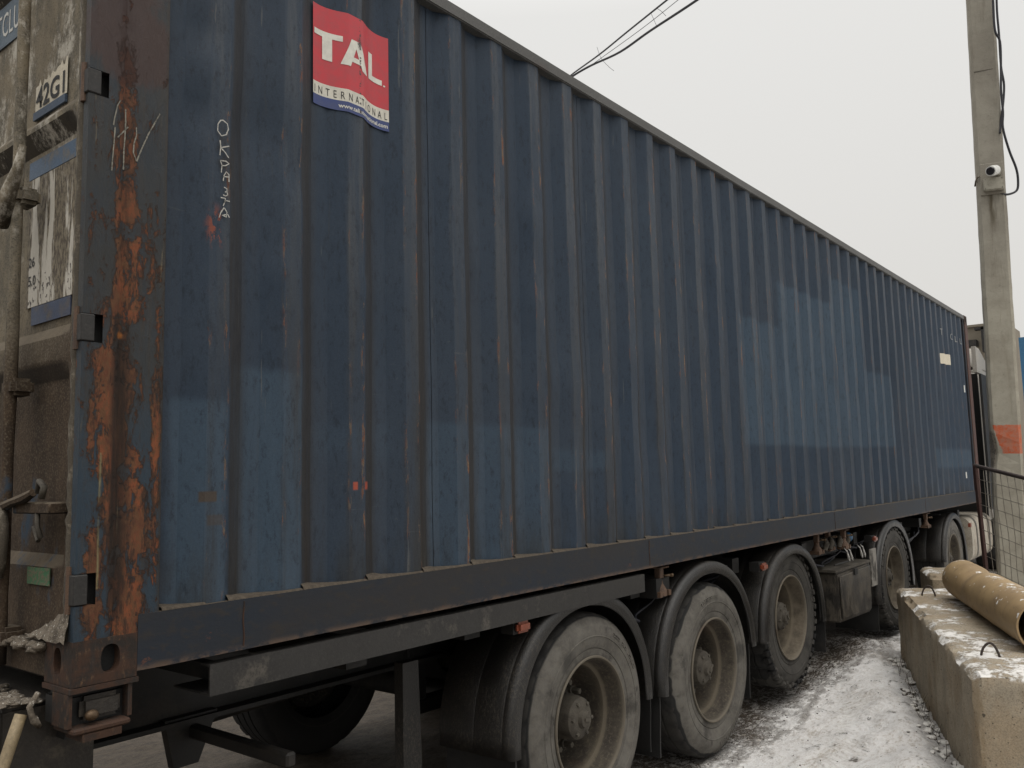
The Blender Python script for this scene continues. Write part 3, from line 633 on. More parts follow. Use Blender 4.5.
# the sticker: follows the corrugation, printed fields and letters are thin layers of their own
SX0, SX1, SZ0, SZ1 = .820, 1.190, 1.900, 2.290
def sprof(x): # the sheet bridges the folds a little
    return min(sum(prof(x + d) for d in (-.032, -.016, 0, .016, .032)) / 5, prof(x)) - .003
def strip(x0, x1, z0, z1, off, nx=40, nz=6):
    bm = BM(); g = [[bm.verts.new((x0 + (x1 - x0) * i / nx, sprof(x0 + (x1 - x0) * i / nx) - off, z0 + (z1 - z0) * j / nz)) for j in range(nz + 1)] for i in range(nx + 1)]
    for i in range(nx):
        for j in range(nz): bm.faces.new((g[i][j], g[i + 1][j], g[i + 1][j + 1], g[i][j + 1]))
    return bm
def drape(bm, off):
    x0 = min(v.co.x for v in bm.verts); x1 = max(v.co.x for v in bm.verts); q = x0 + .006
    while q < x1:
        bmesh.ops.bisect_plane(bm, geom=bm.verts[:] + bm.edges[:] + bm.faces[:], plane_co=(q, 0, 0), plane_no=(1, 0, 0)); q += .008
    for v in bm.verts: v.co.y = sprof(v.co.x) - off
def tal(bm):
    for v in bm.verts: v.co.x += .028; v.co.z = 2.083 + (v.co.z - 2.035) * .74
def mat_sticker(name, c):
    m = Mt(name); n = m.noi(25, 5, .7); n2 = m.noi(120, 4, .7); x, y, z = m.xyz()
    k = m.mix(m.rg(n, .35, .65), c, tuple(q * .8 + .02 for q in c))
    k = m.mix(m.mul(m.mul(m.rg(x, 1.012, 1.018), m.rg(x, 1.02, 1.026, 1, 0)), m.rg(m.noi(90, 3, .6, (.6, 1, 1)), .52, .56)), k, (.05, .04, .04))
    k = m.mix(m.mul(m.ell(x, z, 1.015, 2.19, .010, .022), m.rg(n2, .42, .5)), k, (.04, .03, .03))
    return m.out(k, .5, n2, .15, .002, spec=.4)
ST = obj('sticker', strip(SX0, SX1, 1.960, SZ1, .0), mat_sticker('sticker_red', (.48, .040, .052)), CN, smooth=R_(35))
obj('sticker_white_band', strip(SX0, SX1, 1.935, 1.988, .0006), mat_sticker('sticker_white', (.60, .58, .50)), ST, smooth=R_(35))
obj('sticker_blue_band', strip(SX0, SX1, SZ0, 1.939, .0010), mat_sticker('sticker_blue', (.035, .055, .17)), ST, smooth=R_(35))
LW = mat_sticker('sticker_letter_white', (.66, .65, .58))
for nm, pl in (('T', [(.0, .16), (.0, .128), (.030, .128), (.030, 0), (.062, 0), (.062, .128), (.092, .128), (.092, .16)]),):
    bm = BM(); bm.faces.new([bm.verts.new((.798 + x * 1.25, 0, 2.035 + z * .93)) for x, z in pl]); tal(bm); drape(bm, .0014); obj('letter', bm, LW, ST, smooth=R_(35))
bm = BM()
aa = [(.905, 2.035), (.948, 2.183), (.992, 2.183), (1.040, 2.035), (1.002, 2.035), (.994, 2.063), (.951, 2.063), (.943, 2.035)]
hole = [(.958, 2.090), (.971, 2.140), (.985, 2.090)]
# A built from strips so the counter stays open
for q in ([aa[0], aa[1], (.971, 2.183), (.971, 2.140), (.958, 2.090), (.951, 2.063), aa[7]], [(.971, 2.183), aa[2], aa[3], aa[4], aa[5], (.985, 2.090), (.971, 2.140)], [(.951, 2.063), (.958, 2.090), (.985, 2.090), (.994, 2.063)]):
    bm.faces.new([bm.verts.new((x, 0, z)) for x, z in q])
tal(bm); drape(bm, .0014); obj('letter', bm, LW, ST, smooth=R_(35))
bm = BM(); bm.faces.new([bm.verts.new((x, 0, z)) for x, z in [(1.052, 2.035), (1.052, 2.183), (1.078, 2.183), (1.078, 2.064), (1.132, 2.064), (1.132, 2.035)]]); tal(bm); drape(bm, .0014); obj('letter', bm, LW, ST, smooth=R_(35))
bm = BM(); bmesh.ops.create_circle(bm, cap_ends=True, radius=.005, segments=10, matrix=Matrix.Translation((1.142, 0, 2.036)) @ Matrix.Rotation(R_(90), 4, 'X')); tal(bm); drape(bm, .0014); obj('letter', bm, LW, ST)
def side_text(s, size, x0, x1, z0, mat, off, bold=0.0, ch=1.0, parent=None):
    bm = text_mesh(s, size, bold, ch); a = min(v.co.x for v in bm.verts); b = max(v.co.x for v in bm.verts); k = (x1 - x0) / (b - a)
    for v in bm.verts: v.co = Vector((x0 + (v.co.x - a) * k, 0, z0 + v.co.y))
    drape(bm, off); return obj('lettering', bm, mat, parent or ST)
side_text('INTERNATIONAL', .042, .828, 1.182, 1.946, INK, .0014, 0, 1.9)
side_text('www.talinternational.com', .023, .925, 1.184, 1.912, LW, .0016, .0004)
FADED = simple('faded_white_marking', (.30, .31, .31), .7, .4, 60)
for ch_, xx in (('T', 10.62), ('C', 11.19), ('L', 11.47), ('U', 11.76)):
    side_text(ch_, .12, xx - .022, xx + .022, 2.155, FADED, .002, .0, 1.0, CN)
for (x0, z0, x1, z1) in ((11.745, 1.496, 11.765, 1.593), (11.45, .345, 11.47, .426)):
    obj('white_mark', strip(x0, x1, z0, z1, .001, 3, 2), WHITE, CN)
obj('cream_label', strip(10.47, 10.79, 1.79, 1.92, .001, 20, 3), CREAM, CN); obj('cream_label', strip(10.80, 11.11, 1.80, 1.935, .001, 20, 3), CREAM, CN)
# chalk writing: each stroke a ribbon lying on the paint
def stroke_ribbons(strokes, w, base, off=.0012, name='chalk_stroke', mat=None):
    for pts in strokes:
        bm = BM(); P = [Vector((a, 0, b)) for a, b in pts]; fine = []
        for a, b in zip(P, P[1:]):
            n = max(1, int((b - a).length / .006)); fine += [a + (b - a) * i / n for i in range(n)]
        fine.append(P[-1]); prev = None
        for i, p in enumerate(fine):
            d = (fine[min(i + 1, len(fine) - 1)] - fine[max(i - 1, 0)]).normalized(); nrm = Vector((-d.z, 0, d.x)); ww = w * (.65 + .6 * abs(fbm(p.x * 80, p.z * 80, 2, 2)))
            q = []
            for s in (-1, 1):
                v = p + nrm * ww * s; v.y = base(v.x) - off; q.append(bm.verts.new(v))
            if prev: bm.faces.new((prev[0], q[0], q[1], prev[1]))
            prev = q
        obj(name, bm, mat or CHALK, CN)
OK = [[(.424, 1.695), (.414, 1.679), (.413, 1.656), (.427, 1.643), (.444, 1.652), (.452, 1.673), (.448, 1.69), (.432, 1.697), (.424, 1.694)], [(.422, 1.627), (.425, 1.607), (.422, 1.577)], [(.456, 1.617), (.425, 1.603)], [(.426, 1.602), (.442, 1.591), (.454, 1.577)],
      [(.424, 1.56), (.43, 1.546), (.428, 1.521)], [(.424, 1.56), (.445, 1.563), (.456, 1.558), (.443, 1.548), (.428, 1.544)], [(.435, 1.495), (.438, 1.514), (.446, 1.528), (.456, 1.521), (.456, 1.497)], [(.435, 1.509), (.454, 1.513)],
      [(.438, 1.475), (.449, 1.472), (.449, 1.462), (.442, 1.460)], [(.449, 1.462), (.452, 1.453), (.445, 1.447), (.435, 1.449)], [(.427, 1.438), (.444, 1.439), (.441, 1.424)], [(.46, 1.433), (.444, 1.432), (.436, 1.412)],
      [(.439, 1.407), (.428, 1.389), (.422, 1.371)], [(.44, 1.407), (.45, 1.395), (.448, 1.378), (.433, 1.381), (.453, 1.388), (.459, 1.379)]]
stroke_ribbons(OK, .0022, lambda x: prof(x) - .004, mat=CHALK2)
SCR = [[(.093, 1.648), (.083, 1.628), (.075, 1.588), (.072, 1.565)], [(.077, 1.56), (.075, 1.516), (.072, 1.465), (.07, 1.428)], [(.111, 1.628), (.112, 1.591), (.111, 1.543), (.109, 1.495), (.109, 1.444)], [(.118, 1.575), (.102, 1.552), (.085, 1.532)],
       [(.14, 1.579), (.141, 1.555), (.134, 1.527), (.133, 1.499), (.143, 1.476)], [(.143, 1.476), (.159, 1.522), (.177, 1.569), (.193, 1.603), (.212, 1.644)]]
stroke_ribbons(SCR, .0024, lambda x: .0 + .010 * math.exp(-((x - .108) / .014) ** 2) - .0006)

WETM = simple('wet_mud_coat', (.026, .021, .016), .6, .5, 14, (.065, .053, .039), .35, bump=.6)
# ------------------------------------------------------------------ wheels
WR = .508
def tyre_bm(lug):
    seg = 144 if lug else 120; bm = BM()
    P = [(.288, .030), (.292, .012), (.300, .004), (.318, .002), (.333, .0), (.337, .004), (.341, -.001), (.375, -.010), (.398, -.0125), (.400, -.0155), (.404, -.0155), (.406, -.0130), (.42, -.014), (.455, -.009), (.470, .0), (.478, .005), (.497, .014), (.513, .030), (.521, .05), (.522, .10), (.511, .103), (.511, .113), (.522, .116), (.522, .17), (.511, .173), (.511, .183), (.522, .186),
         (.522, .24), (.511, .243), (.511, .253), (.522, .256), (.521, .31), (.513, .33), (.497, .346), (.455, .365), (.40, .37), (.33, .355), (.29, .33)]
    P = [(r if r < .34 else .34 + (r - .34) * .923, y) for r, y in P]
    def mod(j, k):
        n = 6 if lug else 4
        if 17 <= j <= 18 or 31 <= j <= 32: return (-.018 if lug else -.009) * (1 if k % n < (3 if lug else 1) else 0)
        if lug and 19 <= j <= 30: return -.013 * (1 if (k + 3 * (j > 24)) % n < 2 else 0)
        return 0
    lathe(bm, P, seg, mod=mod); return bm
def wheel(parent, x, y, lug=False, mat=TYRE, rot=0.0, flip=False, rim=None, zc=WR - .004):
    w = obj('wheel', tyre_bm(lug), mat, parent, smooth=R_(32))
    bm = BM()
    lathe(bm, [(.300, .004), (.304, -.003), (.301, -.009), (.294, -.008), (.289, .004), (.286, .026), (.276, .040), (.272, .078), (.262, .088), (.252, .094), (.250, .104), (.246, .16), (.242, .225), (.232, .248), (.205, .262), (.175, .255), (.150, .235), (.14, .235)], 72)
    bmesh.ops.recalc_face_normals(bm, faces=bm.faces)
    obj('rim', bm, rim or RIM, w, smooth=R_(40))
    bm = BM(); lathe(bm, [(.15, .26), (.142, .215), (.115, .19), (.108, .16), (.104, .095), (.098, .070), (.080, .055), (.060, .052), (.045, .050), (.042, .040), (.038, .030), (.025, .027)], 40)
    bm.faces.new([v for v in bm.verts][-40:])
    bx(bm, -.022, .018, -.007, .022, .030, .007)
    obj('hub_cap', bm, HUB, w, smooth=R_(35))
    bm = BM()
    for k in range(10):
        t = 2 * math.pi * (k + .3) / 10; c = Vector((.158 * math.cos(t), 0, .158 * math.sin(t)))
        lathe(bm, [(.001, .150), (.014, .152), (.0165, .160), (.0170, .195), (.024, .197), (.024, .257)], 6, c)
    for k in range(6):
        t = 2 * math.pi * (k + .1) / 6; lathe(bm, [(.001, .046), (.009, .047), (.0105, .052), (.0105, .075)], 6, Vector((.078 * math.cos(t), 0, .078 * math.sin(t))))
    o = obj('wheel_nut', bm, NUT, w); o['kind'] = 'stuff'
    # moulded relief on the sidewall: short raised bars in two arcs
    bm = BM(); rr_ = random.Random(5)
    for a0_ in (.6, 3.6):
        t = a0_
        for k in range(11):
            wd = rr_.uniform(.004, .010); t += (wd + .014) / .43; 
            if rr_.random() < .15: t += .05
            for (ra, rb) in ((.418, .424), (.430, .436)) if rr_.random() < .5 else ((.418, .436),):
                q = []
                for yy in (-.0165, -.010):
                    for r_ in (ra, rb):
                        for sg in (-1, 1): q.append(bm.verts.new((r_ * math.cos(t) - sg * wd * math.sin(t), yy, r_ * math.sin(t) + sg * wd * math.cos(t))))
                for f_ in ((0, 1, 3, 2), (0, 4, 5, 1), (2, 3, 7, 6), (0, 2, 6, 4), (1, 5, 7, 3)): bm.faces.new([q[i_] for i_ in f_])
    o = obj('sidewall_relief', bm, mat, w); o['kind'] = 'stuff'
    # valve stub and hand holes read as dark slots on the disc
    bm = BM()
    for k in range(10):
        t = 2 * math.pi * (k + .8) / 10; c = Vector((.214 * math.cos(t), .2515, .214 * math.sin(t)))
        bmesh.ops.create_circle(bm, cap_ends=True, radius=.019, segments=12, matrix=Matrix.Translation(c) @ Matrix.Rotation(R_(90), 4, 'X'))
    o = obj('hand_hole', bm, DARKVOID, w); o['kind'] = 'stuff'
    if lug:
        bm = BM()
        for k in range(54):
            t = 2 * math.pi * k / 54; rr0, rr1 = (.452, .502) if k % 2 else (.468, .502); wd = .017
            c, s_ = math.cos(t), math.sin(t)
            q = []
            for (r_, yo, yi) in ((rr0, -.013, .03), (rr0 + .02, -.016, .03), (rr1, .004, .04)):
                for sg in (-1, 1): q.append([bm.verts.new((r_ * c - sg * wd * s_, yy, r_ * s_ + sg * wd * c)) for yy in (yo, yi)])
            for a_ in (0, 2): bm.faces.new((q[a_][0], q[a_ + 1][0], q[a_ + 3][0], q[a_ + 2][0])); bm.faces.new((q[a_][0], q[a_ + 2][0], q[a_ + 2][1], q[a_][1])); bm.faces.new((q[a_ + 1][0], q[a_ + 1][1], q[a_ + 3][1], q[a_ + 3][0]))
            bm.faces.new((q[0][0], q[0][1], q[1][1], q[1][0])); bm.faces.new((q[4][0], q[5][0], q[5][1], q[4][1]))
        o = obj('tread_lug', bm, mat, w); o['kind'] = 'stuff'
    place(w, parent, x, y, rot, flip, zc); return w
def place(w, parent, x, y, rot, flip, zc=WR - .004):
    w.parent = parent; w.location = Vector((x, y, zc)) - parent.location; w.rotation_euler = (0, rot, 0) if not flip else (0, rot, math.pi)
def copy_wheel(src, parent, x, y, rot, flip=False, mat=None):
    c = src.copy(); COL.objects.link(c); c.parent = parent
    for ch in src.children: d = ch.copy(); COL.objects.link(d); d.parent = c
    if mat:
        for s in c.material_slots: s.link = 'OBJECT'; s.material = mat
    place(c, parent, x, y, rot, flip); return c

TL = thing('semi_trailer', 'dark grimy container trailer with four axles, black half round mudguards and dusty tyres', 'trailer', (4.5, 1.2, 0))
TB = (4.5, 1.2, 0)
YW = .035
w1 = wheel(TL, TR[0], YW, mat=TYRE, rot=.2)
w2 = copy_wheel(w1, TL, TR[1], YW - .02, 2.2, mat=TYRE2)
w3 = wheel(TL, TR[2], YW + .02, lug=True, mat=TYRE3, rot=.9, rim=RIM3, zc=WR + .105)
w4 = copy_wheel(w3, TL, 7.86, YW, 1.3); w4.location.z = WR + .105
for i, xx in enumerate(TR + [7.86]): copy_wheel(w1, TL, xx, WC - YW, .5 * i, True, TYREF)
def part(name, bm, mat, parent=TL, smooth=None, base=TB): return obj(name, bm, mat, parent, base, smooth)
# axles and hanger brackets
for xx in TR + [7.86]:
    bm = BM(); tube(bm, [(xx, .25, WR), (xx, WC - .25, WR)], .063, 14); part('axle', bm, BLACK, smooth=R_(40))
    for yy in (.78, WC - .78):
        bm = BM(); bx(bm, xx - .55, yy - .05, .60, xx - .42, yy + .05, .92); bx(bm, xx - .5, yy - .04, WR + .02, xx + .35, yy + .04, WR + .09); bevel(bm, .01, 1); part('hanger_bracket', bm, BLACK)
        bm = BM(); lathe(bm, [(.02, -.12), (.12, -.11), (.14, -.06), (.13, 0), (.14, .06), (.12, .11), (.02, .12)], 20); bmesh.ops.rotate(bm, verts=bm.verts, cent=(0, 0, 0), matrix=Matrix.Rotation(R_(90), 3, 'X')); bmesh.ops.translate(bm, verts=bm.verts, vec=(xx + .32, yy, .72)); part('air_spring', bm, BLACK, smooth=R_(40))
    bm = BM(); lathe(bm, [(.02, -.1), (.10, -.1), (.10, .12), (.02, .12)], 16, (xx - .18, .55, .68)); part('brake_chamber', bm, BLACK, smooth=R_(40))
# main beams (I section) and cross members
for yy in (.75, WC - .75):
    bm = BM(); bx(bm, .25, yy - .07, .795, 12.0, yy + .07, .812); bx(bm, .25, yy - .006, .8125, 12.0, yy + .006, 1.0995); bx(bm, .25, yy - .07, 1.10, 12.0, yy + .07, 1.117); part('main_beam', bm, BLACK)
for xx in (.10, 1.1, 1.75, 3.12, 4.45, 5.75, 7.05, 8.6, 9.4, 10.4, 11.4):
    bm = BM(); bx(bm, xx - .05, .14, 1.00, xx + .05, WC - .14, 1.098) ; part('cross_member', bm, BLACK)
# rear beam, dirty bolster below the doors
bm = BM(); bx(bm, -.10, .19, .86, .16, WC - .19, 1.105); bevel(bm, .012, 2); part('rear_beam', bm, WETM)
bm = BM()
for i in range(110): lump(bm, (random.uniform(-.10, .0), random.uniform(.19, .8), 1.108 + random.uniform(-.004, .006)), (random.uniform(.012, .03), random.uniform(.015, .03), random.uniform(.003, .008)), i)
o = part('caked_dirt', bm, CAKE, smooth=0); o['kind'] = 'stuff'
bm = BM(); tube(bm, [(-.104, .19, .98), (-.106, .5, .985), (-.104, .9, .98)], .010, 8); part('lamp_conduit', bm, GASK, smooth=0)
bm = BM(); bx(bm, -.0, .03, 1.05, .17, .16, 1.145); bevel(bm, .012, 2); part('twistlock_housing', bm, BLACK, smooth=R_(40))
bm = BM(); bx(bm, .03, .004, 1.072, .14, .032, 1.135); bevel(bm, .012, 2); part('twistlock_cover', bm, WETM, smooth=R_(40))
bm = BM(); bx(bm, -.006, -.006, 1.150, .181, .16, 1.163); part('bearing_plate', bm, CAST)
bm = BM(); bx(bm, .0, -.02, 1.045, .155, .10, 1.062); bevel(bm, .005, 1); bx(bm, .025, -.018, 1.025, .13, .08, 1.0445); part('bearing_plate', bm, CAST)
for xq in (-.012, .150):
    bm = BM(); bx(bm, xq + .004, .0, 1.0625, xq + .016, .09, 1.148); part('twistlock_cheek', bm, CAST)
bm = BM(); bmesh.ops.create_uvsphere(bm, u_segments=16, v_segments=10, radius=.016, matrix=Matrix.Translation((.052, -.008, 1.088)) @ Matrix.Diagonal((1.15, .8, .9, 1))); part('release_knob', bm, BRASS, smooth=0)
bm = BM(); tube(bm, [(-.04, .10, 1.15), (-.065, .09, 1.12), (-.06, .075, 1.085), (-.045, .08, 1.07), (-.05, .095, 1.09)], .008, 8); part('safety_hook', bm, CAKE, smooth=0)
# rear end ironwork
bm = BM(); bx(bm, .76, .10, .735, .80, WC - .1, .785); bevel(bm, .008, 1); part('underrun_bar', bm, BLACK)
for yy in (.72, WC - .72):
    bm = BM(); prism(bm, [(.66, .82), (.70, .64), (.80, .64), (.88, .82)], yy - .02, yy + .02); part('bar_bracket', bm, BLACK)
bm = BM(); bx(bm, .02, .28, .70, .06, .95, .86); part('lamp_board', bm, BLACK); bm = BM(); bx(bm, .012, .36, .72, .0195, .56, .84); part('tail_lamp', bm, simple('red_lens', (.2, .015, .012), .35, .3, 20, (.08, .06, .05), .5))
bm = BM(); tube(bm, [(.5, .78, .93), (.9, .9, .74), (1.6, 1.1, .70), (2.1, 1.2, .72)], .03, 10); part('air_line', bm, BLACK, smooth=0)
bm = BM(); tube(bm, [(1.0, 1.5, .80), (1.9, 1.5, .80)], .16, 20); part('air_tank', bm, BLACK, smooth=R_(40))
# side beam under the container and its bolts
bm = BM(); yz_prism(bm, [(-.002, 1.060), (-.002, 1.152), (.05, 1.152), (.05, 1.146), (.005, 1.146), (.005, 1.066), (.05, 1.066), (.05, 1.060)], .405, 2.985, 30, .0008); part('side_beam', bm, FRAME)
bm = BM(); bx(bm, .405, .052, 1.062, 2.985, .20, 1.068); part('side_beam_web', bm, BLACK)
for xx in (.5, 1.4, 2.3, 2.9):
    bm = BM(); bx(bm, xx, .053, 1.07, xx + .04, .74, 1.12); part('outrigger', bm, BLACK)
# twistlocks between wheel arches
def twistlock(x, y):
    bm = BM(); bx(bm, x - .045, y - .03, ZB - .012, x + .055, y + .06, ZB - .003); bx(bm, x - .02, y - .01, ZB - .075, x + .022, y + .03, ZB - .0125); bevel(bm, .004, 1)
    tube(bm, [(x, y + .01, ZB - .165), (x, y + .01, ZB - .13), (x, y + .01, ZB - .10), (x, y + .01, ZB - .0755)], [.042, .04, .022, .02], 12)
    bx(bm, x - .062, y - .03, ZB - .168, x - .035, y + .05, ZB - .138); bx(bm, x + .035, y - .03, ZB - .165, x + .062, y + .05, ZB - .135)
    part('twistlock', bm, RUSTY, smooth=R_(35))
    bm = BM(); tube(bm, [(x + .02, y - .01, ZB - .055), (x + .055, y - .035, ZB - .055)], [.006, .008], 8); bmesh.ops.create_uvsphere(bm, u_segments=10, v_segments=7, radius=.011, matrix=Matrix.Translation((x + .06, y - .04, ZB - .055))); part('twistlock_lever', bm, BRASS, smooth=0)
twistlock(3.27, .06); twistlock(5.95, .10); twistlock(6.28, .12); twistlock(6.5, .06); twistlock(9.35, .06)
bm = BM(); bx(bm, 3.2, .05, .99, 3.35, .75, 1.098); part('bolster', bm, BLACK)
bm = BM(); bx(bm, 5.85, .20, .95, 6.7, .75, 1.098); part('bolster', bm, BLACK)
bm = BM(); bmesh.ops.create_uvsphere(bm, u_segments=12, v_segments=8, radius=.042, matrix=Matrix.Translation((6.72, .10, 1.08))); tube(bm, [(6.72, .10, 1.08), (6.74, .20, 1.06)], .02, 8); part('blue_valve_cap', bm, BLUEF, smooth=0)
for q in (6.05, 6.18, 6.40, 6.6):
    bm = BM(); tube(bm, [(q, .08, 1.02), (q + .02, .07, 1.07), (q + .06, .09, 1.10), (q + .10, .12, 1.11)], [.018, .024, .016, .012], 10); part('air_coupling', bm, HUB, smooth=R_(40))
for q in (6.42, 6.50, 6.78, 6.86):
    bm = BM(); tube(bm, [(q, .045, 1.01), (q, .02, .98), (q, .015, .92), (q + .03, .015, .895), (q + .055, .02, .92), (q + .05, .04, .99)], .006, 6); part('rope_hook', bm, simple('bare_steel', (.30, .29, .27), .45, .3, 40, metal=.6), smooth=0)

# mudguards: half-round black plastic shells with a rolled lip, each with flaps
def mudguard(cx, cz, r, a0, a1, y0=.012, y1=.42, rear_flat=0.0, parent=TL, base=TB, mat=GUARD, skirt=0.0):
    bm = BM(); n = 40; rows = []
    secs = [(-.068, .006), (-.074, .0), (-.070, -.006), (-.050, -.011), (-.024, -.010), (-.007, .002), (0, .020), (0, .04), (-.003, .045), (0, .052), (0, .2), (-.003, .206), (0, .213), (0, y1 - y0)]
    thk = []
    for i in range(n + 1):
        a = a0 + (a1 - a0) * i / n; row = []
        for dr, dy in secs:
            # flattened sides: squarer than a circle
            q = r + dr + .010 * abs(math.sin(2 * a)) ** 2
            row.append(bm.verts.new((cx + q * math.cos(a) * 1.02, y0 + dy, cz + q * math.sin(a))))
        rows.append(row)
    def straight(row0, dz):
        return [bm.verts.new((v.co.x, v.co.y, v.co.z - dz)) for v in row0]
    seq = rows
    if skirt: seq = rows + [straight(rows[-1], skirt)]
    for i in range(len(seq) - 1):
        for j in range(len(secs) - 1): bm.faces.new((seq[i][j], seq[i + 1][j], seq[i + 1][j + 1], seq[i][j + 1]))
    o = obj('mudguard', bm, mat, parent, base, smooth=R_(35))
    md = o.modifiers.new('thickness', 'SOLIDIFY'); md.thickness = .006; md.offset = -1
    return o
def flap(x, z0, z1, y0, y1, mat=BLACK, tilt=0.0, parent=TL, base=TB):
    bm = BM(); n = 10; rs = []
    for i in range(n + 1):
        t = i / n; z = z1 + (z0 - z1) * t; xo = x + tilt * t + .008 * math.sin(t * 5)
        rs.append([bm.verts.new((xo + dx, yy, z)) for dx, yy in ((0, y0), (0, (y0 + y1) / 2), (0, y1), (.012, y1), (.012, (y0 + y1) / 2), (.012, y0))])
    for i in range(n):
        for j in range(6): k_ = (j + 1) % 6; bm.faces.new((rs[i][j], rs[i][k_], rs[i + 1][k_], rs[i + 1][j]))
    bm.faces.new(rs[0]); bm.faces.new(rs[-1]); return obj('mud_flap', bm, mat, parent, base)
PI = math.pi
CH = WR
mudguard(TR[0] - .05, CH + .02, .60, R_(-3), R_(176), skirt=.08)
mudguard(TR[1] - .04, CH + .01, .63, R_(3), R_(174), skirt=.10, y0=.0)
mudguard(TR[2] - .0, CH + .035, .60, R_(-4), R_(180), skirt=.02)
mudguard(7.84, CH + .05, .62, R_(-8), R_(182), skirt=.10)
for xx in TR + [7.86]: 
    g_ = mudguard(xx, CH, .61, R_(-5), R_(185), y0=WC - .44, y1=WC - .02)
flap(TR[0] - .63, .18, .60, .02, .42, mat=BLACK, tilt=.02); flap(TR[0] + .60, .20, .62, .06, .42); flap(TR[1] - .66, .16, .60, .03, .42)
flap(TR[1] + .60, .20, .62, .06, .42); flap(TR[2] + .62, .26, .55, .03, .42); flap(7.22, .2, .5, .03, .42)
WD = Mt('splashed_white_salt'); _n = WD.noi(14, 7, .75, (1, 1, .5)); WDM = WD.out(WD.mix(WD.rg(_n, .42, .6), (.05, .045, .038), (.24, .225, .20)), .9, _n, .5)
bm = BM(); bx(bm, 7.035, .012, .62, 7.21, .022, .95); part('splash_guard', bm, WDM)
# curved stay in front of the first wheel arch
bm = BM(); pts = []
rs = []
for i in range(15):
    t = i / 14; z = .93 - .80 * t; xo = 1.47 + (.10 * max(0, t - .6) ** 1.2 * -3)
    rs.append([bm.verts.new(q) for q in ((xo, .28, z), (xo + .09 + .03 * t, .28, z), (xo + .09 + .03 * t, .33, z), (xo, .33, z))])
for i in range(14):
    for j in range(4): bm.faces.new((rs[i][j], rs[i][(j + 1) % 4], rs[i + 1][(j + 1) % 4], rs[i + 1][j]))
bm.faces.new(rs[0]); bm.faces.new(rs[-1]); part('guard_stay', bm, GUARD, smooth=R_(40))
for (xx, zz_) in ((1.945, 1.032), (4.63, 1.03), (7.22, 1.03)):
    bm = BM(); bx(bm, xx - .045, .0, zz_ - .025, xx + .045, .03, zz_ + .025); bevel(bm, .012, 2); lp = part('marker_lamp', bm, AMBER, smooth=R_(40)); bm = BM(); bx(bm, xx - .05, .031, zz_ - .03, xx + .05, .10, zz_ + .03); obj('lamp_base', bm, BLACK, lp, TB)
# air hoses looped under the frame
for (a_, b_, zz_, dz_) in ((2.95, 3.35, 1.03, .16), (3.35, 4.3, 1.06, .10), (5.75, 6.6, 1.0, .12), (6.7, 7.4, 1.05, .09), (8.3, 9.3, 1.0, .16)):
    for q_ in (0, .05):
        bm = BM(); tube(bm, [(a_ + (b_ - a_) * t / 12, .16 + q_ + .04 * math.sin(t), zz_ - q_ - dz_ * math.sin(PI * t / 12)) for t in range(13)], .009, 6); part('air_hose', bm, CABLE, smooth=0)
# toolbox
_m = Mt('wet_grimy_steel'); _a = _m.noi(22, 8, .8, (1, 1, .35)); _b = _m.noi(5, 5, .6); _g = _m.noi(110, 4, .8)
WET = _m.out(_m.mix(_m.rg(_m.add(_m.mul(_a, .6), _m.mul(_b, .4)), .44, .56), (.017, .0145, .012), (.078, .066, .050)), _m.rg(_a, .3, .7, .3, .7), _m.add(_a, _g), .7, .006)
bm = BM(); prism(bm, [(6.12, .83), (6.14, .43), (6.98, .41), (7.02, .845)], .02, .42); bevel(bm, .012, 2); tb = part('toolbox', bm, WET, smooth=R_(40))
bm = BM(); prism(bm, [(6.155, .80), (6.175, .46), (6.95, .44), (6.985, .815)], .004, .018); bevel(bm, .004, 1); obj('toolbox_lid', bm, WET, tb, TB, R_(40))
bm = BM(); bx(bm, 6.08, .015, .838, 7.06, .44, .858); obj('toolbox_top', bm, HUB, tb, TB)
bm = BM(); bx(bm, 6.50, -.010, .78, 6.58, .003, .83); obj('toolbox_latch', bm, BLACK, tb, TB)
bm = BM(); tube(bm, [(6.08, .02, .90), (6.5, .02, .90)], .007, 6); tube(bm, [(6.08, .16, .60), (6.08, .36, .60)], .012, 6); obj('box_rail', bm, BLACK, tb, TB)
for xx in (8.75,):
    bm = BM(); bx(bm, xx, .35, .35, xx + .12, .47, 1.098); bx(bm, xx - .08, .29, .24, xx + .20, .53, .27); part('landing_leg', bm, BLACK)
    bm = BM(); bx(bm, xx, WC - .47, .35, xx + .12, WC - .35, 1.098); bx(bm, xx - .08, WC - .53, .24, xx + .20, WC - .29, .27); part('landing_leg', bm, BLACK)
bm = BM(); tube(bm, [(9.0, .62, .78), (9.7, .62, .78)], .11, 16); part('air_tank', bm, simple('dull_red_tank', (.05, .02, .018), .6, .3, 10, (.05, .045, .04), .4), smooth=R_(40))

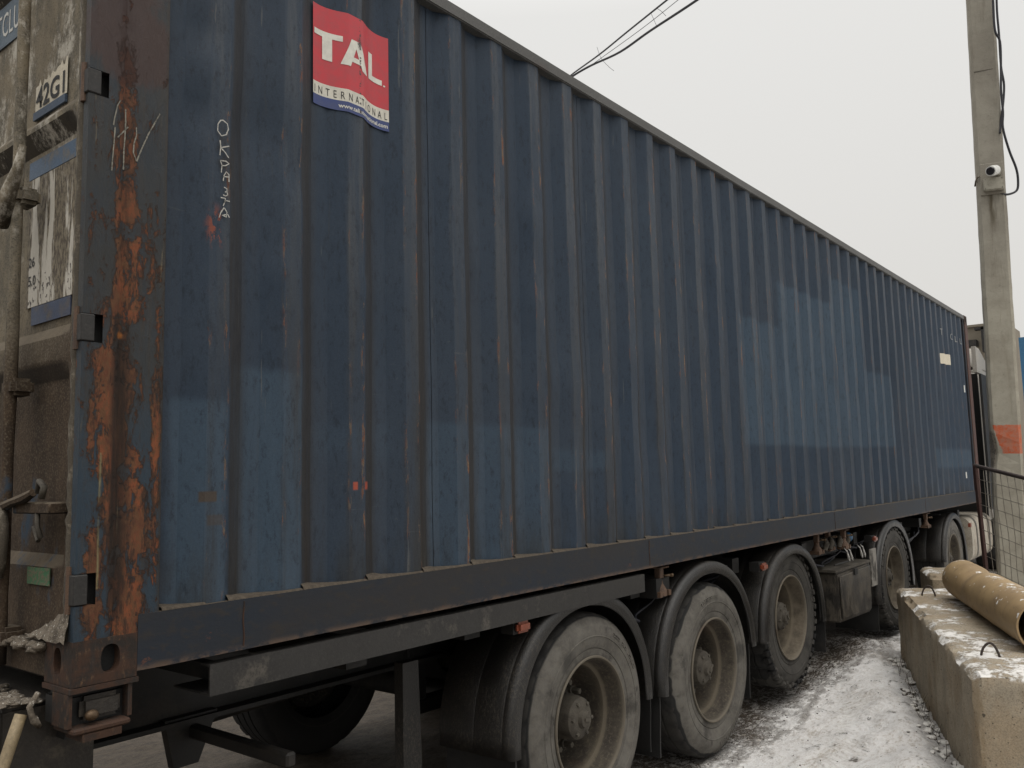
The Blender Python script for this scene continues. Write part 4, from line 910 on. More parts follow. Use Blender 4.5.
# ------------------------------------------------------------------ the tractor unit in front
CB = (12.6, 1.2, 0)
TK = thing('tractor_truck', 'white cab truck coupled in front of the container, fuel tank and rear wheel showing', 'truck', CB)
w5 = copy_wheel(w1, TK, 10.56, YW + .02, .4, mat=TYRE5); w5.location.z += .045; copy_wheel(w1, TK, 10.56, WC - YW - .02, .4, True); copy_wheel(w1, TK, 14.3, .1, .2); copy_wheel(w1, TK, 14.3, WC - .1, .2, True)
mudguard(10.56, CH, .60, R_(-10), R_(175), parent=TK, base=CB, y0=.03)
mudguard(10.56, CH, .60, R_(-10), R_(175), parent=TK, base=CB, y0=WC - .44, y1=WC - .02)
CABW = simple('white_cab_paint', (.33, .31, .275), .4, .12, 6, (.40, .37, .31), .3)
def tp(name, bm, mat, sm=None, par=None): return obj(name, bm, mat, par or TK, CB, sm)
for yy in (.80, WC - .80):
    bm = BM(); bx(bm, 9.9, yy - .04, .60, 15.2, yy + .04, .78); tp('chassis_rail', bm, BLACK)
bm = BM(); tube(bm, [(10.56, .3, WR), (10.56, WC - .3, WR)], .07, 12); tube(bm, [(14.3, .3, WR), (14.3, WC - .3, WR)], .07, 12); tp('axle', bm, BLACK)
TANK = simple('dusty_white_tank', (.42, .38, .31), .7, .3, 9, (.25, .21, .16), .45)
bm = BM(); rs = []
for x in (11.55, 12.95):
    rs.append([bm.verts.new((x, .32 + .29 * math.copysign(abs(math.cos(t)) ** .45, math.cos(t)), .70 + .30 * math.copysign(abs(math.sin(t)) ** .45, math.sin(t)))) for t in [2 * PI * k / 36 for k in range(36)]])
for k in range(36): bm.faces.new((rs[0][k], rs[0][(k + 1) % 36], rs[1][(k + 1) % 36], rs[1][k]))
bm.faces.new(rs[0]); bm.faces.new(rs[1]); ft = tp('fuel_tank', bm, TANK, R_(35))
for x in (11.85, 12.25, 12.7):
    bm = BM(); rs = []
    for xx in (x, x + .05):
        rs.append([bm.verts.new((xx, .32 + .298 * math.copysign(abs(math.cos(t)) ** .45, math.cos(t)), .70 + .308 * math.copysign(abs(math.sin(t)) ** .45, math.sin(t)))) for t in [2 * PI * k / 36 for k in range(36)]])
    for k in range(36): bm.faces.new((rs[0][k], rs[0][(k + 1) % 36], rs[1][(k + 1) % 36], rs[1][k]))
    obj('tank_strap', bm, simple('tank_strap_steel', (.12, .11, .10), .6), ft, CB, R_(35))
bm = BM(); bx(bm, 11.35, .0, .88, 11.42, .03, .93); tp('marker_lamp', bm, AMBER)
# cab: dark rear wall, white sides, rounded roof fairing
bm = BM(); prism(bm, [(13.0, .85), (13.0, 3.05), (13.15, 3.12), (14.7, 3.05), (15.1, 2.2), (15.25, 1.6), (15.25, .45), (14.95, .40), (14.9, .95), (14.35, 1.15), (13.75, .95)], .02, WC - .02); bevel(bm, .05, 3); cab = tp('cab', bm, CABW, R_(35))
bm = BM(); bx(bm, 12.975, .06, .9, 12.998, WC - .06, 3.02); tp('cab_back_wall', bm, BLACK)
bm = BM(); prism(bm, [(13.7, 1.95), (13.8, 2.7), (14.55, 2.7), (14.8, 1.95)], .008, .018); obj('side_window', bm, simple('dark_window_glass', (.02, .022, .025), .15, .1), cab, CB)
bm = BM(); prism(bm, [(13.05, 3.125), (13.05, 3.20), (13.2, 3.42), (13.5, 3.46), (14.4, 3.15), (14.5, 3.125)], .10, WC - .10); bevel(bm, .06, 3); tp('roof_fairing', bm, CABW, R_(40))
bm = BM(); bx(bm, 12.55, -.06, 1.05, 12.99, -.03, 2.98); bevel(bm, .012, 2); tp('side_deflector', bm, BLACK, R_(40))
bm = BM(); rs = []
for i in range(13):
    t = i / 12 * PI / 2; rs.append([bm.verts.new((12.58 + .40 * math.sin(t) , -.012 + d, 3.08 + .30 * math.cos(t) - .0)) for d in (0, .055)] + [bm.verts.new((12.58 + .40 * math.sin(t), -.012 + d, 3.00)) for d in (.055, 0)])
for i in range(12):
    for j in range(4): bm.faces.new((rs[i][j], rs[i][(j + 1) % 4], rs[i + 1][(j + 1) % 4], rs[i + 1][j]))
bm.faces.new(rs[0]); bm.faces.new(rs[-1]); tp('deflector_cap', bm, CABW, R_(40))
bm = BM(); bx(bm, 12.93, -.09, 2.62, 12.985, -.0605, 2.70); tp('grab_handle', bm, CABW)
bm = BM(); tube(bm, [(12.5, .9, 1.2), (12.5, .9, 1.6), (12.6, .85, 1.7), (12.9, .85, 1.7)], .04, 10); tp('air_intake', bm, BLACK, 0)

# ------------------------------------------------------------------ concrete blocks, pipe
def mat_conc(name, c1, c2, snow=.0, stain=(.16, .12, .075), sc=1.0):
    m = Mt(name); x, y, z = m.xyz(); n1 = m.noi(3.5 * sc, 9, .74); n2 = m.noi(22, 9, .8); n3 = m.noi(120, 5, .8); st = m.noi(9, 5, .7, (1, 1, .18))
    c = m.mix(m.rg(n1, .36, .64), c1, c2); c = m.mix(m.rg(m.noi(1.6, 5, .65, off=(4, 1, 6)), .50, .62, 0, .45), c, (.28, .19, .10)); c = m.mix(m.rg(n3, .38, .52, .8, 0), c, tuple(q * .45 for q in c1)); c = m.mix(m.rg(n3, .52, .64, 0, .45), c, (.34, .31, .26)); c = m.mix(m.rg(m.vor(34), .10, .16, .75, 0), c, (.05, .042, .034)); c = m.mix(m.mul(m.rg(z, .10, .0), .6), c, (.10, .08, .06)); c = m.mix(m.rg(n2, .45, .68, 0, .5), c, tuple(q * .55 for q in c1)); c = m.mix(m.rg(st, .5, .66, 0, .55), c, stain)
    c = m.mix(m.rg(m.noi(30, 2, .5), .70, .74, 0, .8), c, (.035, .03, .025))
    up = m.nz(); k = None
    if snow:
        sn = m.rg(m.add(m.mul(m.noi(3.2, 6, .65, off=(2, 6, 2)), .8), m.mul(m.noi(34, 8, .8), .42)), .700 - snow * .12, .765 - snow * .12)
        k = m.mul(sn, m.rg(up, .35, .7)); c = m.mix(k, c, m.mix(n1, (.80, .78, .75), (.68, .66, .62)))
        return m.out(c, .9, m.add(m.mul(k, 1.0), m.add(m.mul(n2, .6), m.mul(n3, .25))), .6, .012, spec=.25)
    return m.out(c, .9, m.add(n2, m.mul(n3, .4)), .6, .008, spec=.25)
CONC = mat_conc('stained_block_concrete', (.42, .36, .27), (.29, .25, .19), .55, (.215, .155, .09))
def rough_block(P, D, Wv, Ht, L_, W_, seed, name, label, cat='block', mat=CONC, z0=-.03, g=None):
    """P far corner at the ground, D direction along, Wv across"""
    t = thing(name, label, cat, (P[0], P[1], 0), g); bm = BM()
    nx, ny, nz = int(L_ / .032), int(W_ / .04), int((Ht - z0) / .032)
    D = Vector(D).normalized(); Wv = Vector(Wv).normalized(); grid = {}
    def V(i, j, k):
        q = grid.get((i, j, k))
        if q: return q
        a, b, c = L_ * i / nx, W_ * j / ny, z0 + (Ht - z0) * k / nz
        am = .007; ed = (i in (0, nx)) + (j in (0, ny)) + (k == nz)
        if ed >= 2:
            s = .010 + .034 * max(0, fbm(a * 5 + seed, c * 5 + b * 5, 1)) + .02 * max(0, fbm(a * 14, c * 14 + b * 14, seed) - .1); 
            if i == 0: a += s
            if i == nx: a -= s
            if j == 0: b += s
            if j == ny: b -= s
            if k == nz: c -= s
        w = Vector((D.x * a + Wv.x * b, D.y * a + Wv.y * b, c)); f_ = fbm(w.x * 7 + seed, w.y * 7, w.z * 7) + .6 * fbm(w.x * 22 + seed, w.y * 22, w.z * 22)
        n_ = Vector((0, 0, 1)) if k == nz else (-Wv if j == 0 else Wv if j == ny else -D if i == 0 else D)
        q = bm.verts.new(w + Vector((n_.x, n_.y, n_.z)) * am * f_); grid[(i, j, k)] = q; return q
    def quad(*a): bm.faces.new([V(*q) for q in a])
    for i in range(nx):
        for j in range(ny): quad((i, j, nz), (i + 1, j, nz), (i + 1, j + 1, nz), (i, j + 1, nz))
        for k in range(nz): quad((i, 0, k), (i + 1, 0, k), (i + 1, 0, k + 1), (i, 0, k + 1)); quad((i, ny, k), (i + 1, ny, k), (i + 1, ny, k + 1), (i, ny, k + 1))
    for j in range(ny):
        for k in range(nz): quad((0, j, k), (0, j + 1, k), (0, j + 1, k + 1), (0, j, k + 1)); quad((nx, j, k), (nx, j + 1, k), (nx, j + 1, k + 1), (nx, j, k + 1))
    obj('block_body', bm, mat, t, smooth=R_(35)); return t, D, Wv
FX, FY = 6.75, -.262; NX, NY = 3.69, -1.41
BD = Vector((NX - FX, NY - FY, 0)); BL = BD.length; BD.normalize(); BWv = Vector((BD.y * -1 if False else .351, -.936, 0))
b1_, d_, w_ = rough_block((FX, FY), (BD.x, BD.y, 0), (.36, -.933, 0), .665, BL, .74, 2, 'concrete_block', 'long weathered concrete block with two lifting loops and patchy snow on top, beside the trailer', g='concrete blocks beside the trailer')
IRON = simple('rusted_rebar', (.05, .035, .028), .7, .4, 60)
def loop(pos, ang, s=1.0):
    bm = BM(); c = Vector(pos); u = Vector((math.cos(ang), math.sin(ang), 0))
    pts = [(-.050, -.02), (-.047, .02), (-.040, .05), (-.030, .068), (-.016, .080), (0, .084), (.016, .080), (.029, .066), (.037, .045), (.041, .02), (.044, -.02)]
    tube(bm, [c + u * a * s * 1.0 + Vector((0, 0, b * s)) + Vector((.004 * math.sin(i * .7), .004 * math.cos(i * .9), 0)) for i, (a, b) in enumerate(pts)], .0065, 8); return bm
P0 = Vector((0, 0, 0))
def bp(a, b): return Vector((d_.x * a + w_.x * b, d_.y * a + w_.y * b, .66))
obj('lifting_loop', loop(bp(.50, .19), R_(-78)), IRON, b1_, smooth=0); obj('lifting_loop', loop(bp(BL - .47, .175), R_(-80), .9), IRON, b1_, smooth=0)
b2_, _, _ = rough_block((8.15, -.12), (-.937, -.35, 0), (.35, -.937, 0), .695, .80, .46, 9, 'concrete_block', 'short snow covered concrete block behind the far end of the long one', g='concrete blocks beside the trailer')
def mat_pipe():
    m = Mt('brown_coated_pipe'); n1 = m.noi(3, 5, .6); n2 = m.noi(16, 6, .7); n3 = m.noi(60, 4, .7); up = m.nz()
    c = m.mix(m.rg(n1, .35, .65), (.36, .25, .125), (.27, .185, .095)); c = m.mix(m.rg(n2, .54, .7, 0, .5), c, (.10, .07, .042))
    w = m.add(m.mul(up, .40), m.add(m.mul(m.noi(4, 7, .7, off=(7, 1, 2)), .55), m.mul(m.noi(28, 6, .8), .40))); k = m.rg(w, .90, .96)
    k = m.mx(k, m.mul(m.rg(m.noi(22, 2, .5), .69, .71), m.rg(up, .0, .3)))
    c = m.mix(k, c, (.78, .76, .72)); return m.out(c, .6, m.add(m.mul(k, .8), m.mul(n2, .3)), .5, .008)
PA, PB = Vector((6.32, -.875, .812)), Vector((4.38, -1.655, .806)); PD = (PB - PA).normalized()
PR = .147
PT_ = thing('steel_pipe', 'thick yellow-brown pipe with snow on it lying along the top of the long block', 'pipe', (PA.x, PA.y, 0)); bm = BM()
aa_ = PD.cross(Vector((0, 0, 1))).normalized(); bb_ = aa_.cross(PD); rs = []
NP = 60
prof_p = [(0, .0, .0)] 
L = (PB - PA).length
for i in range(NP + 1):
    t = L * i / NP; row = []
    for k in range(48):
        th = 2 * PI * k / 48; r = PR * (1 + .02 * fbm(t * 3, math.cos(th) * 1.2, math.sin(th) * 1.2))
        r -= .035 * math.exp(-((t - .62) / .10) ** 2) * max(0, math.sin(th + .2)) + .02 * math.exp(-((t - .45) / .05) ** 2) * max(0, math.cos(th - 2.2))
        row.append(bm.verts.new(PA + PD * t + (aa_ * math.cos(th) + bb_ * math.sin(th)) * r))
    rs.append(row)
for f_, tt in ((.93, 0), (.90, .04), (.90, .9)): rs.append([bm.verts.new(PB - PD * tt + (aa_ * math.cos(2 * PI * k / 48) + bb_ * math.sin(2 * PI * k / 48)) * PR * f_) for k in range(48)])
for i in range(len(rs) - 1):
    for k in range(48): bm.faces.new((rs[i][k], rs[i][(k + 1) % 48], rs[i + 1][(k + 1) % 48], rs[i + 1][k]))
# puckered closed far end
cap = [[bm.verts.new(PA - PD * (.07 * math.sin(q * PI / 2)) + (aa_ * math.cos(2 * PI * k / 48) + bb_ * math.sin(2 * PI * k / 48)) * PR * math.cos(q * PI / 2) * (1 + .03 * math.sin(k * 1.3))) for k in range(48)] for q in (.25, .5, .75, .93)]
seq = [rs[0]] + cap
for i in range(4):
    for k in range(48): bm.faces.new((seq[i][k], seq[i][(k + 1) % 48], seq[i + 1][(k + 1) % 48], seq[i + 1][k]))
bm.faces.new(seq[-1])
obj('pipe_body', bm, mat_pipe(), PT_, (PA.x, PA.y, 0), R_(50))
bm = BM(); tube(bm, [PB - PD * .90, PB - PD * .86], PR * .895, 40); obj('pipe_inside', bm, DARKVOID, PT_, (PA.x, PA.y, 0))

# ------------------------------------------------------------------ concrete pole with camera and cables
PO = thing('concrete_pole', 'tall square concrete utility pole with an orange painted band and a chipped corner', 'pole', (8.09, -.925, 0))
def mat_pole():
    m = Mt('pole_concrete'); x, y, z = m.xyz(); n1 = m.noi(4, 7, .65); n2 = m.noi(24, 7, .75); n3 = m.noi(2, 4, .6, (1, 1, .6)); st = m.noi(10, 4, .7, (1, 1, .12))
    c = m.mix(m.rg(n1, .36, .64), (.33, .31, .255), (.26, .24, .195)); c = m.mix(m.rg(n2, .55, .72, 0, .6), c, (.14, .125, .10)); c = m.mix(m.rg(st, .55, .7, 0, .45), c, (.17, .145, .105))
    c = m.mix(m.mul(m.rg(z, 2.9, 4.2), .30), c, (.15, .14, .13))
    c = m.mix(m.mul(m.ell(y, z, -.02, 4.15, .08, .25), m.rg(st, .4, .6)), c, (.10, .085, .06))
    edge = m.add(z, m.mul(m.ma('SUBTRACT', n2, .5), .03)); band = m.mul(m.rg(edge, 1.780, 1.786), m.rg(edge, 2.045, 2.051, 1, 0))
    band = m.mul(band, m.rg(m.add(n2, m.mul(n1, .4)), .60, .80, .97, .60)); band = m.mul(band, m.inv(m.rg(m.add(y, m.add(m.mul(m.ma('SUBTRACT', z, 2.05), -.30), m.mul(m.ma('SUBTRACT', n2, .5), .05))), .105, .112)))
    c = m.mix(band, c, m.mix(n3, (.50, .085, .034), (.42, .11, .045)))
    chip = m.rg(m.add(m.ell(y, z, .125, 1.82, .045, .18), m.mul(m.ma('SUBTRACT', n2, .5), .6)), .45, .55)
    c = m.mix(chip, c, m.mix(m.rg(m.vor(60), .2, .5), (.08, .07, .055), (.24, .21, .17)))
    return m.out(c, .9, m.add(m.mul(n2, .5), m.mul(chip, -1.5)), .7, .008, spec=.25)
bm = BM(); rs = []
HP = 8.6
for i in range(90):
    z = -.05 + HP * i / 89; s = .129 - .0022 * z; ch = .026; row = []
    for (a, b) in ((-s, -s + ch), (-s, s - ch), (-s + ch, s), (s - ch, s), (s, s - ch), (s, -s + ch), (s - ch, -s), (-s + ch, -s)):
        e = .0035 * fbm(a * 20, b * 20, z * 5); dx = 0
        if b > .08 and a < 0:
            dx = .028 * math.exp(-((z - 1.80) / .13) ** 2)
        row.append(bm.verts.new((a + e + dx, b + e - dx * 1.2, z)))
    rs.append(row)
for i in range(89):
    for j in range(8): bm.faces.new((rs[i][j], rs[i][(j + 1) % 8], rs[i + 1][(j + 1) % 8], rs[i + 1][j]))
bm.faces.new(rs[0]); bm.faces.new(rs[-1])
pb = obj('pole_shaft', bm, mat_pole(), PO)
PM = Matrix.Rotation(R_(1.4), 4, 'X') @ Matrix.Rotation(R_(13), 4, 'Z')
PO.matrix_world = Matrix.Translation((8.09, -.925, 0)) @ PM
# the seam across the pole
bm = BM(); zz = 5.47; s = .129 - .0022 * zz + .001; bx(bm, -s - .001, -s + .025, zz, -s + .002, s - .025, zz + .007); obj('form_joint', bm, simple('joint_dirt', (.09, .08, .065), .9), PO)
# bracket box and camera on the face looking at the container's rear
CX = -.127
PLAST = simple('aged_box_plastic', (.36, .34, .28), .6, .15, 20, (.22, .2, .16), .3)
bx_t = thing('camera_box', 'pale grey junction box on a square plate strapped high on the concrete pole', 'junction box')
bx_t.matrix_world = Matrix.Translation((8.09, -.925, 0)) @ PM @ Matrix.Translation((-.122, 0, 4.33))
bm = BM(); bx(bm, -.018, -.105, -.09, -.001, .095, .215); bevel(bm, .006, 1); obj('mounting_plate', bm, simple('plate_grey', (.24, .22, .18), .7, .2, 20), bx_t)
bm = BM(); bx(bm, -.075, -.095, -.06, -.0185, .07, .055); bevel(bm, .006, 2); jb = obj('junction_box', bm, PLAST, bx_t, smooth=R_(35))
bm = BM()
for a in (-.082, .057):
    for b in (-.047, .042): tube(bm, [(-.078, a, b), (-.0745, a, b)], .004, 8)
obj('screw', bm, INK, jb)
bm = BM(); tube(bm, [(-.01, .095, .10), (-.008, .115, .095), (.02, .128, .07), (.06, .135, .03)], .008, 6); obj('strap', bm, CAKE, bx_t, smooth=0)
cm = thing('security_camera', 'small white bullet camera with black lens above the junction box on the pole', 'camera')
cm.matrix_world = Matrix.Translation((8.09, -.925, 0)) @ PM @ Matrix.Translation((-.19, -.012, 4.455))
cd = Vector((-.86, .36, -.28)).normalized(); c0 = Vector((.0, -.025, .0))
bm = BM(); tube(bm, [c0 - cd * .01, c0 + cd * .02, c0 + cd * .10, c0 + cd * .15], [.038, .048, .048, .045], 20); obj('camera_body', bm, simple('white_camera_shell', (.66, .66, .63), .4, .1, 20), cm, smooth=R_(40))
bm = BM(); tube(bm, [c0 + cd * .1505, c0 + cd * .157], [.038, .034], 16); obj('lens', bm, simple('black_lens_glass', (.012, .012, .016), .2, .1), cm, smooth=R_(40))
bm = BM(); tube(bm, [(.0, -.03, 0), (.02, -.035, -.01), (.05, -.04, -.02)], [.03, .022, .03], 12); obj('swivel_foot', bm, PLAST, cm, smooth=0)
# cables along the right edge of the pole
def cable(name, label, pts, r, group=None, cat='cable'):
    pts = [Vector(q) for q in pts]; out = []
    for i in range(len(pts) - 1):
        p0, p1, p2, p3 = pts[max(i - 1, 0)], pts[i], pts[i + 1], pts[min(i + 2, len(pts) - 1)]
        for k in range(6):
            t = k / 6; out.append(.5 * ((2 * p1) + (-p0 + p2) * t + (2 * p0 - 5 * p1 + 4 * p2 - p3) * t * t + (-p0 + 3 * p1 - 3 * p2 + p3) * t ** 3))
    out.append(pts[-1]); bm = BM(); tube(bm, out, r, 8); base = tuple(out[0]); o = obj(name, bm, CABLE, None, base, 0); o.location = base; tag(o, label, cat, group); return o

CC = Vector((-1.0715, -2.3613, 1.6955))
K = 1.197
def sc_(pts): return [CC + (Vector(q) - CC) * K for q in pts]
cable('pole_cable', 'black cable hanging down the pole edge and looping under the junction box', sc_([(6.335, -1.423, 5.542), (6.353, -1.412, 5.345), (6.379, -1.404, 5.108), (6.411, -1.427, 5.013), (6.431, -1.414, 4.792), (6.441, -1.401, 4.635), (6.463, -1.398, 4.461), (6.472, -1.387, 4.335), (6.513, -1.41, 4.16), (6.558, -1.441, 4.017), (6.574, -1.445, 3.922), (6.574, -1.432, 3.844), (6.542, -1.386, 3.814), (6.507, -1.343, 3.815), (6.481, -1.30, 3.85)]), .0105, 'cables on the concrete pole')
cable('pole_cable', 'second black cable twisted beside the looping one, ending higher on the pole', sc_([(6.41, -1.441, 5.57), (6.434, -1.423, 5.292), (6.457, -1.419, 5.093), (6.484, -1.41, 4.847), (6.509, -1.416, 4.695), (6.515, -1.396, 4.537), (6.513, -1.373, 4.418), (6.50, -1.36, 4.307)]), .010, 'cables on the concrete pole')
cable('overhead_wire', 'upper dark overhead cable crossing the sky above the container', [(14.802, 8.412, 10.91), (14.493, 8.01, 10.813), (13.615, 6.746, 10.497), (13.106, 5.782, 10.431), (12.27, 4.446, 10.221), (11.477, 3.048, 10.061)], .017, 'overhead wires')
cable('overhead_wire', 'lower and thickest dark overhead cable crossing the sky above the container', [(14.818, 8.396, 10.886), (14.526, 7.972, 10.789), (14.336, 7.412, 10.746), (13.876, 6.412, 10.529), (13.391, 5.422, 10.44), (12.612, 4.02, 10.208), (11.884, 2.531, 10.094)], .024, 'overhead wires')
cable('overhead_wire', 'thin overhead wire between the two thicker cables', [(14.309, 7.448, 10.725), (13.265, 5.576, 10.464), (12.395, 4.289, 10.216), (11.58, 2.92, 10.057)], .006, 'overhead wires')
for i, t in enumerate([[(13.646, 6.833, 10.695), (13.715, 6.787, 10.461), (13.82, 6.685, 10.288), (13.907, 6.595, 10.179)], [(12.699, 5.012, 10.368), (12.744, 4.978, 10.234), (12.789, 4.945, 10.101)], [(12.582, 4.839, 10.352), (12.644, 4.771, 10.294), (12.709, 4.706, 10.198)]]):
    cable('wire_tie', ['thin wire end hanging from the cables near the container roof', 'thin tie wire hanging between the cables at the top of the view', 'short tie wire beside the other one near the top cable'][i], t, .004, 'tie wires on the overhead cables', cat='wire')

# ------------------------------------------------------------------ fence panel of welded mesh
FA, FB, FC = Vector((7.03, -.90, 1.677)), Vector((6.22, -1.485, 1.543)), Vector((7.16, -.91, .715))
FN = thing('mesh_fence', 'wire mesh fence panel with brown top rail and red post in front of the pole', 'fence', (7.2, -.91, 0)); FBASE = (7.2, -.91, 0)
du = (FB - FA).normalized(); dv = (FC - FA).normalized(); dv = (dv - du * dv.dot(du)).normalized(); W_F, H_F = 2.1, 1.52
RPOST = simple('rust_red_angle_iron', (.065, .026, .020), .7, .4, 18, (.06, .035, .03), .4); BRAIL = simple('brown_top_rail', (.050, .032, .026), .6, .4, 18, (.12, .09, .07), .3)
bm = BM(); tube(bm, [FA - du * .03, FA + du * W_F], .0165, 10); obj('top_rail', bm, BRAIL, FN, FBASE, 0)
for q in (0, W_F):
    nn = du.cross(dv); p0 = FA + du * q; bm = BM()
    vs = [[bm.verts.new(p0 + dv * t + du * a + nn * b) for a, b in ((-.022, -.02), (.022, -.02), (.022, -.015), (-.017, -.015), (-.017, .02), (-.022, .02))] for t in (-.005, H_F + .12)]
    for k in range(6): bm.faces.new((vs[0][k], vs[0][(k + 1) % 6], vs[1][(k + 1) % 6], vs[1][k]))
    bm.faces.new(vs[0]); bm.faces.new(vs[1]); obj('post', bm, RPOST, FN, FBASE)
WIRE = simple('dull_galvanised_wire', (.21, .19, .155), .55, .3, 30, metal=.3)
for i in range(1, int(W_F / .10)):
    bm = BM(); tube(bm, [FA + du * (i * .10 + .006 * math.sin(t * 2 + i)) + dv * (.01 + t * .25) + du.cross(dv) * .006 * math.sin(t * 1.7 + i) for t in range(7)], .0028, 5); obj('wire', bm, WIRE, FN, FBASE, 0)
for i in range(1, 14):
    bm = BM(); tube(bm, [FA + dv * (i * .11 + .005 * math.sin(t * 1.3 + i)) + du * (W_F * t / 7) + du.cross(dv) * (.004 + .006 * math.sin(t * 1.1 + i)) for t in range(8)], .0028, 5); obj('wire', bm, WIRE, FN, FBASE, 0)

# ------------------------------------------------------------------ leaning pole / handle at the trailer's tail
WOOD = simple('grimy_wooden_handle', (.26, .20, .115), .6, .35, 14, (.13, .10, .065), .3)
bm = BM(); a, b = Vector((-.075, .115, 1.10)), Vector((-.29, .02, .55)); tube(bm, [a + (b - a) * t / 8 + Vector((0, .003 * math.sin(t), 0)) for t in range(9)], .0155, 12); bmesh.ops.translate(bm, verts=bm.verts, vec=(.29, -.02, -.55))
hd = obj('wooden_handle', bm, WOOD, smooth=0); hd.location = (.29 * -1, .02, .55); tag(hd, 'pale wooden handle sticking down from under the container rear corner', 'handle')

# ------------------------------------------------------------------ background: beige building corner, blue container on the right
bt = thing('beige_building', 'small plain beige building seen between the container front and the pole', 'building', (33, 3.6, 0)); BBT = (33, 3.6, 0)
BG = simple('beige_plaster', (.20, .175, .135), .9, .25, .8, (.15, .13, .10), .3)
bm = BM(); bx(bm, 32.1, 2.9, -.05, 37, 8.5, 6.45); bx(bm, 32.2, 2.60, -.05, 37, 2.899, 6.78); obj('wall', bm, BG, bt, BBT)
bm = BM(); bx(bm, 32.0, 2.8, 6.451, 37.1, 8.6, 6.53); obj('roof', bm, BG, bt, BBT)
bm = BM(); bx(bm, 31.6, 3.22, 5.75, 32.05, 3.55, 5.95); tube(bm, [(31.8, 3.38, 5.75), (31.8, 3.38, 4.9)], .03, 6); bx(bm, 31.6, 2.95, 5.5, 31.9, 3.05, 6.35); bx(bm, 31.6, 2.95, 6.28, 31.9, 3.25, 6.36); obj('lamp_bracket', bm, BLACK, bt, BBT)
for z in (1.2, 3.9):
    for y in (3.9, 5.4, 6.9):
        bm = BM(); bx(bm, 32.04, y, z, 32.095, y + .9, z + 1.2); w_ = obj('window', bm, BLACK, bt, BBT)
        bm = BM(); bx(bm, 32.02, y - .05, z - .08, 32.09, y + .95, z - .003); obj('sill', bm, BG, w_, BBT)
bc = thing('shipping_container', 'bright blue container on a far trailer at the right edge behind the pole', 'container', (16, -.5, 1.2)); BCB = (16, -.5, 1.2)
BLU = simple('bright_blue_paint', (.03, .13, .25), .6, .3, 2, (.10, .12, .14), .3)
# turned a little: its near end faces the camera
ROT = Matrix.Rotation(R_(-4), 3, 'Z'); o_ = Vector((15.6, -.16, 0))
def rt(bm): bmesh.ops.rotate(bm, verts=bm.verts, cent=o_, matrix=ROT); return bm
bm = BM()
for i in range(22):
    for (ya, yb) in ((-.19, -.16),):
        x0 = 15.75 + i * .27; q = [(x0, yb), (x0 + .07, yb - .03), (x0 + .14, yb - .03), (x0 + .21, yb), (x0 + .27, yb)]
        q = [(a, b - 0) for a, b in q]
        for (a0, b0), (a1, b1) in zip(q, q[1:]): bm.faces.new([bm.verts.new(v) for v in ((a0, b0, 1.36), (a1, b1, 1.36), (a1, b1, 3.72), (a0, b0, 3.72))])
for i in range(8):
    y0 = -.36 - i * .27; q = [(15.64, y0), (15.61, y0 - .07), (15.61, y0 - .14), (15.64, y0 - .21), (15.64, y0 - .27)]
    for (a0, b0), (a1, b1) in zip(q, q[1:]): bm.faces.new([bm.verts.new(v) for v in ((a0, b0, 1.36), (a1, b1, 1.36), (a1, b1, 3.72), (a0, b0, 3.72))])
obj('corrugated_wall', rt(bm), BLU, bc, BCB)
for (a, b, c, d, e, f) in ((15.6, -.32, 1.2, 15.76, -.16, 3.82), (15.6, -2.60, 1.2, 15.76, -2.44, 3.82), (15.6, -2.439, 3.73, 15.7, -.321, 3.82), (15.6, -2.439, 1.2, 15.7, -.321, 1.35), (15.761, -.26, 3.725, 21.6, -.165, 3.81), (15.761, -.26, 1.21, 21.6, -.165, 1.355), (15.77, -2.58, 1.21, 21.6, -.27, 3.79)):
    bm = BM(); bx(bm, a, b, c, d, e, f); obj('frame_member' if f > 0 and e != -.27 else 'container_shell', rt(bm), BLU, bc, BCB)
ft_ = thing('flatbed_trailer', 'dark trailer under the bright blue container at the right edge', 'trailer', (18, -1.4, 0))
for yy in (-2.1, -.7):
    bm = BM(); bx(bm, 15.6, yy - .06, .85, 21.4, yy + .06, 1.19); obj('main_beam', rt(bm), BLACK, ft_, (18, -1.4, 0))
for xx in (17, 18.35):
    copy_wheel(w1, ft_, xx, -2.55, .3); copy_wheel(w1, ft_, xx, -.30, .3, True)
    bm = BM(); tube(bm, [(xx, -2.3, WR), (xx, -.55, WR)], .06, 10); obj('axle', bm, BLACK, ft_, (18, -1.4, 0))

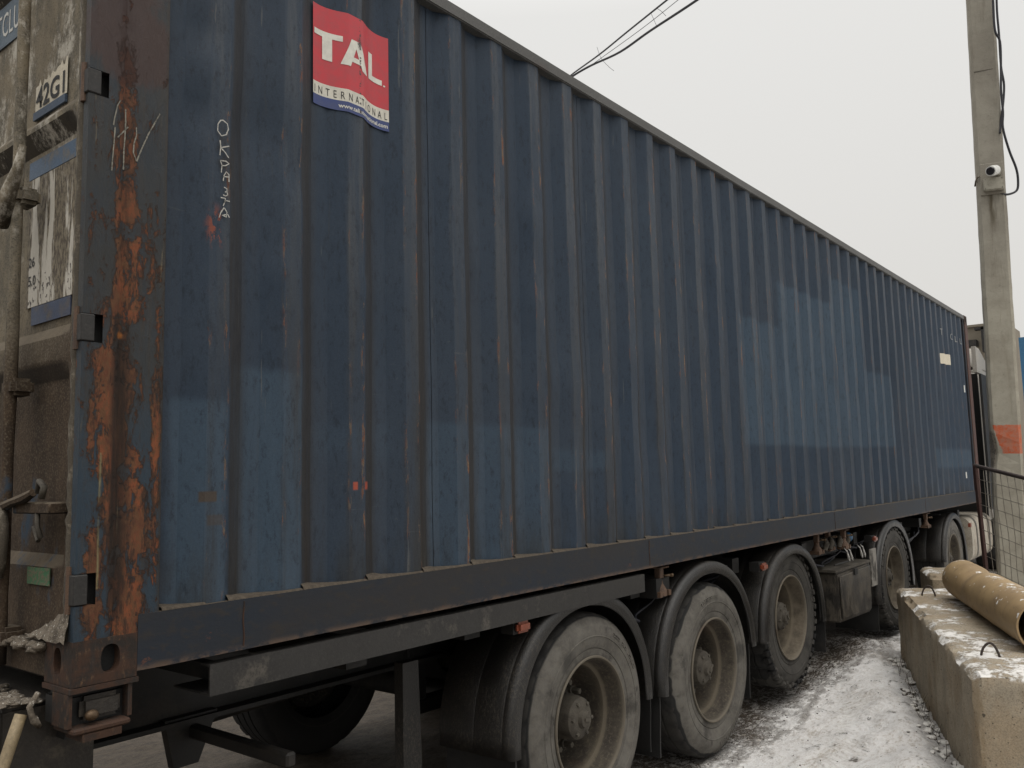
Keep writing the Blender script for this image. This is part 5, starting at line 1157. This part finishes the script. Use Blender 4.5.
_c = Mt('frozen_clods'); _n1 = _c.noi(30, 7, .8); _n2 = _c.noi(9, 5, .7)
CLOD = _c.out(_c.mix(_c.rg(_c.add(_c.mul(_n2, .7), _c.add(_c.mul(_n1, .35), _c.mul(_c.nz(), .12))), .50, .60), _c.mix(_n1, (.05, .038, .027), (.11, .085, .06)), (.68, .66, .62)), .9, _n1, .8, .01)
# ------------------------------------------------------------------ dry stalks and gravel between the blocks and the snow
bm = BM()
for i in range(150):
    t = random.uniform(.1, 3.2); x = FX + BD.x * t; y = FY + BD.y * t + abs(random.gauss(0, .06)) + .01; z = gh(x, y); r_ = random.uniform(.008, .034) if i % 3 else random.uniform(.004, .012)
    lump(bm, (x, y, z + r_ * .1), [r_ * random.uniform(.7, 1.4), r_ * random.uniform(.7, 1.2), r_ * .55], i, 9, 6, .5)
o = obj('gravel', bm, CLOD, smooth=0); o['kind'] = 'stuff'; o['label'] = 'dark grit and clods along the foot of the long concrete block'
bm = BM()
for i in range(900):
    x = random.uniform(2.2, 9.5); y = random.gauss(.18, .16) if i % 6 else random.uniform(-1.2, .3)
    z = gh(x, y); lump(bm, (x, y, z), [random.uniform(.002, .006) for _ in range(3)], i, 6, 4)
o = obj('road_grit', bm, simple('brown_grit', (.09, .07, .05), .9, .4, 30), smooth=0); o['kind'] = 'stuff'; o['label'] = 'small brown grit scattered over the dirt and snow beside the wheels'
bm = BM()
for i in range(46):
    t = random.uniform(.3, 2.9); x = FX + BD.x * t; y = FY + BD.y * t + random.uniform(.01, .10); z = gh(x, y); a = random.uniform(0, 6.3); h = random.uniform(.04, .13)
    tube(bm, [(x, y, z - .01), (x + .02 * math.cos(a), y + .02 * math.sin(a), z + h * .6), (x + .06 * math.cos(a), y + .05 * math.sin(a), z + h)], [.0016, .0012, .0006], 4)
o = obj('dry_grass', bm, simple('dead_stalks', (.10, .08, .045), .9), smooth=0); o['kind'] = 'stuff'; o['label'] = 'dead grass stalks at the foot of the long concrete block'
print('objects', len(bpy.data.objects))
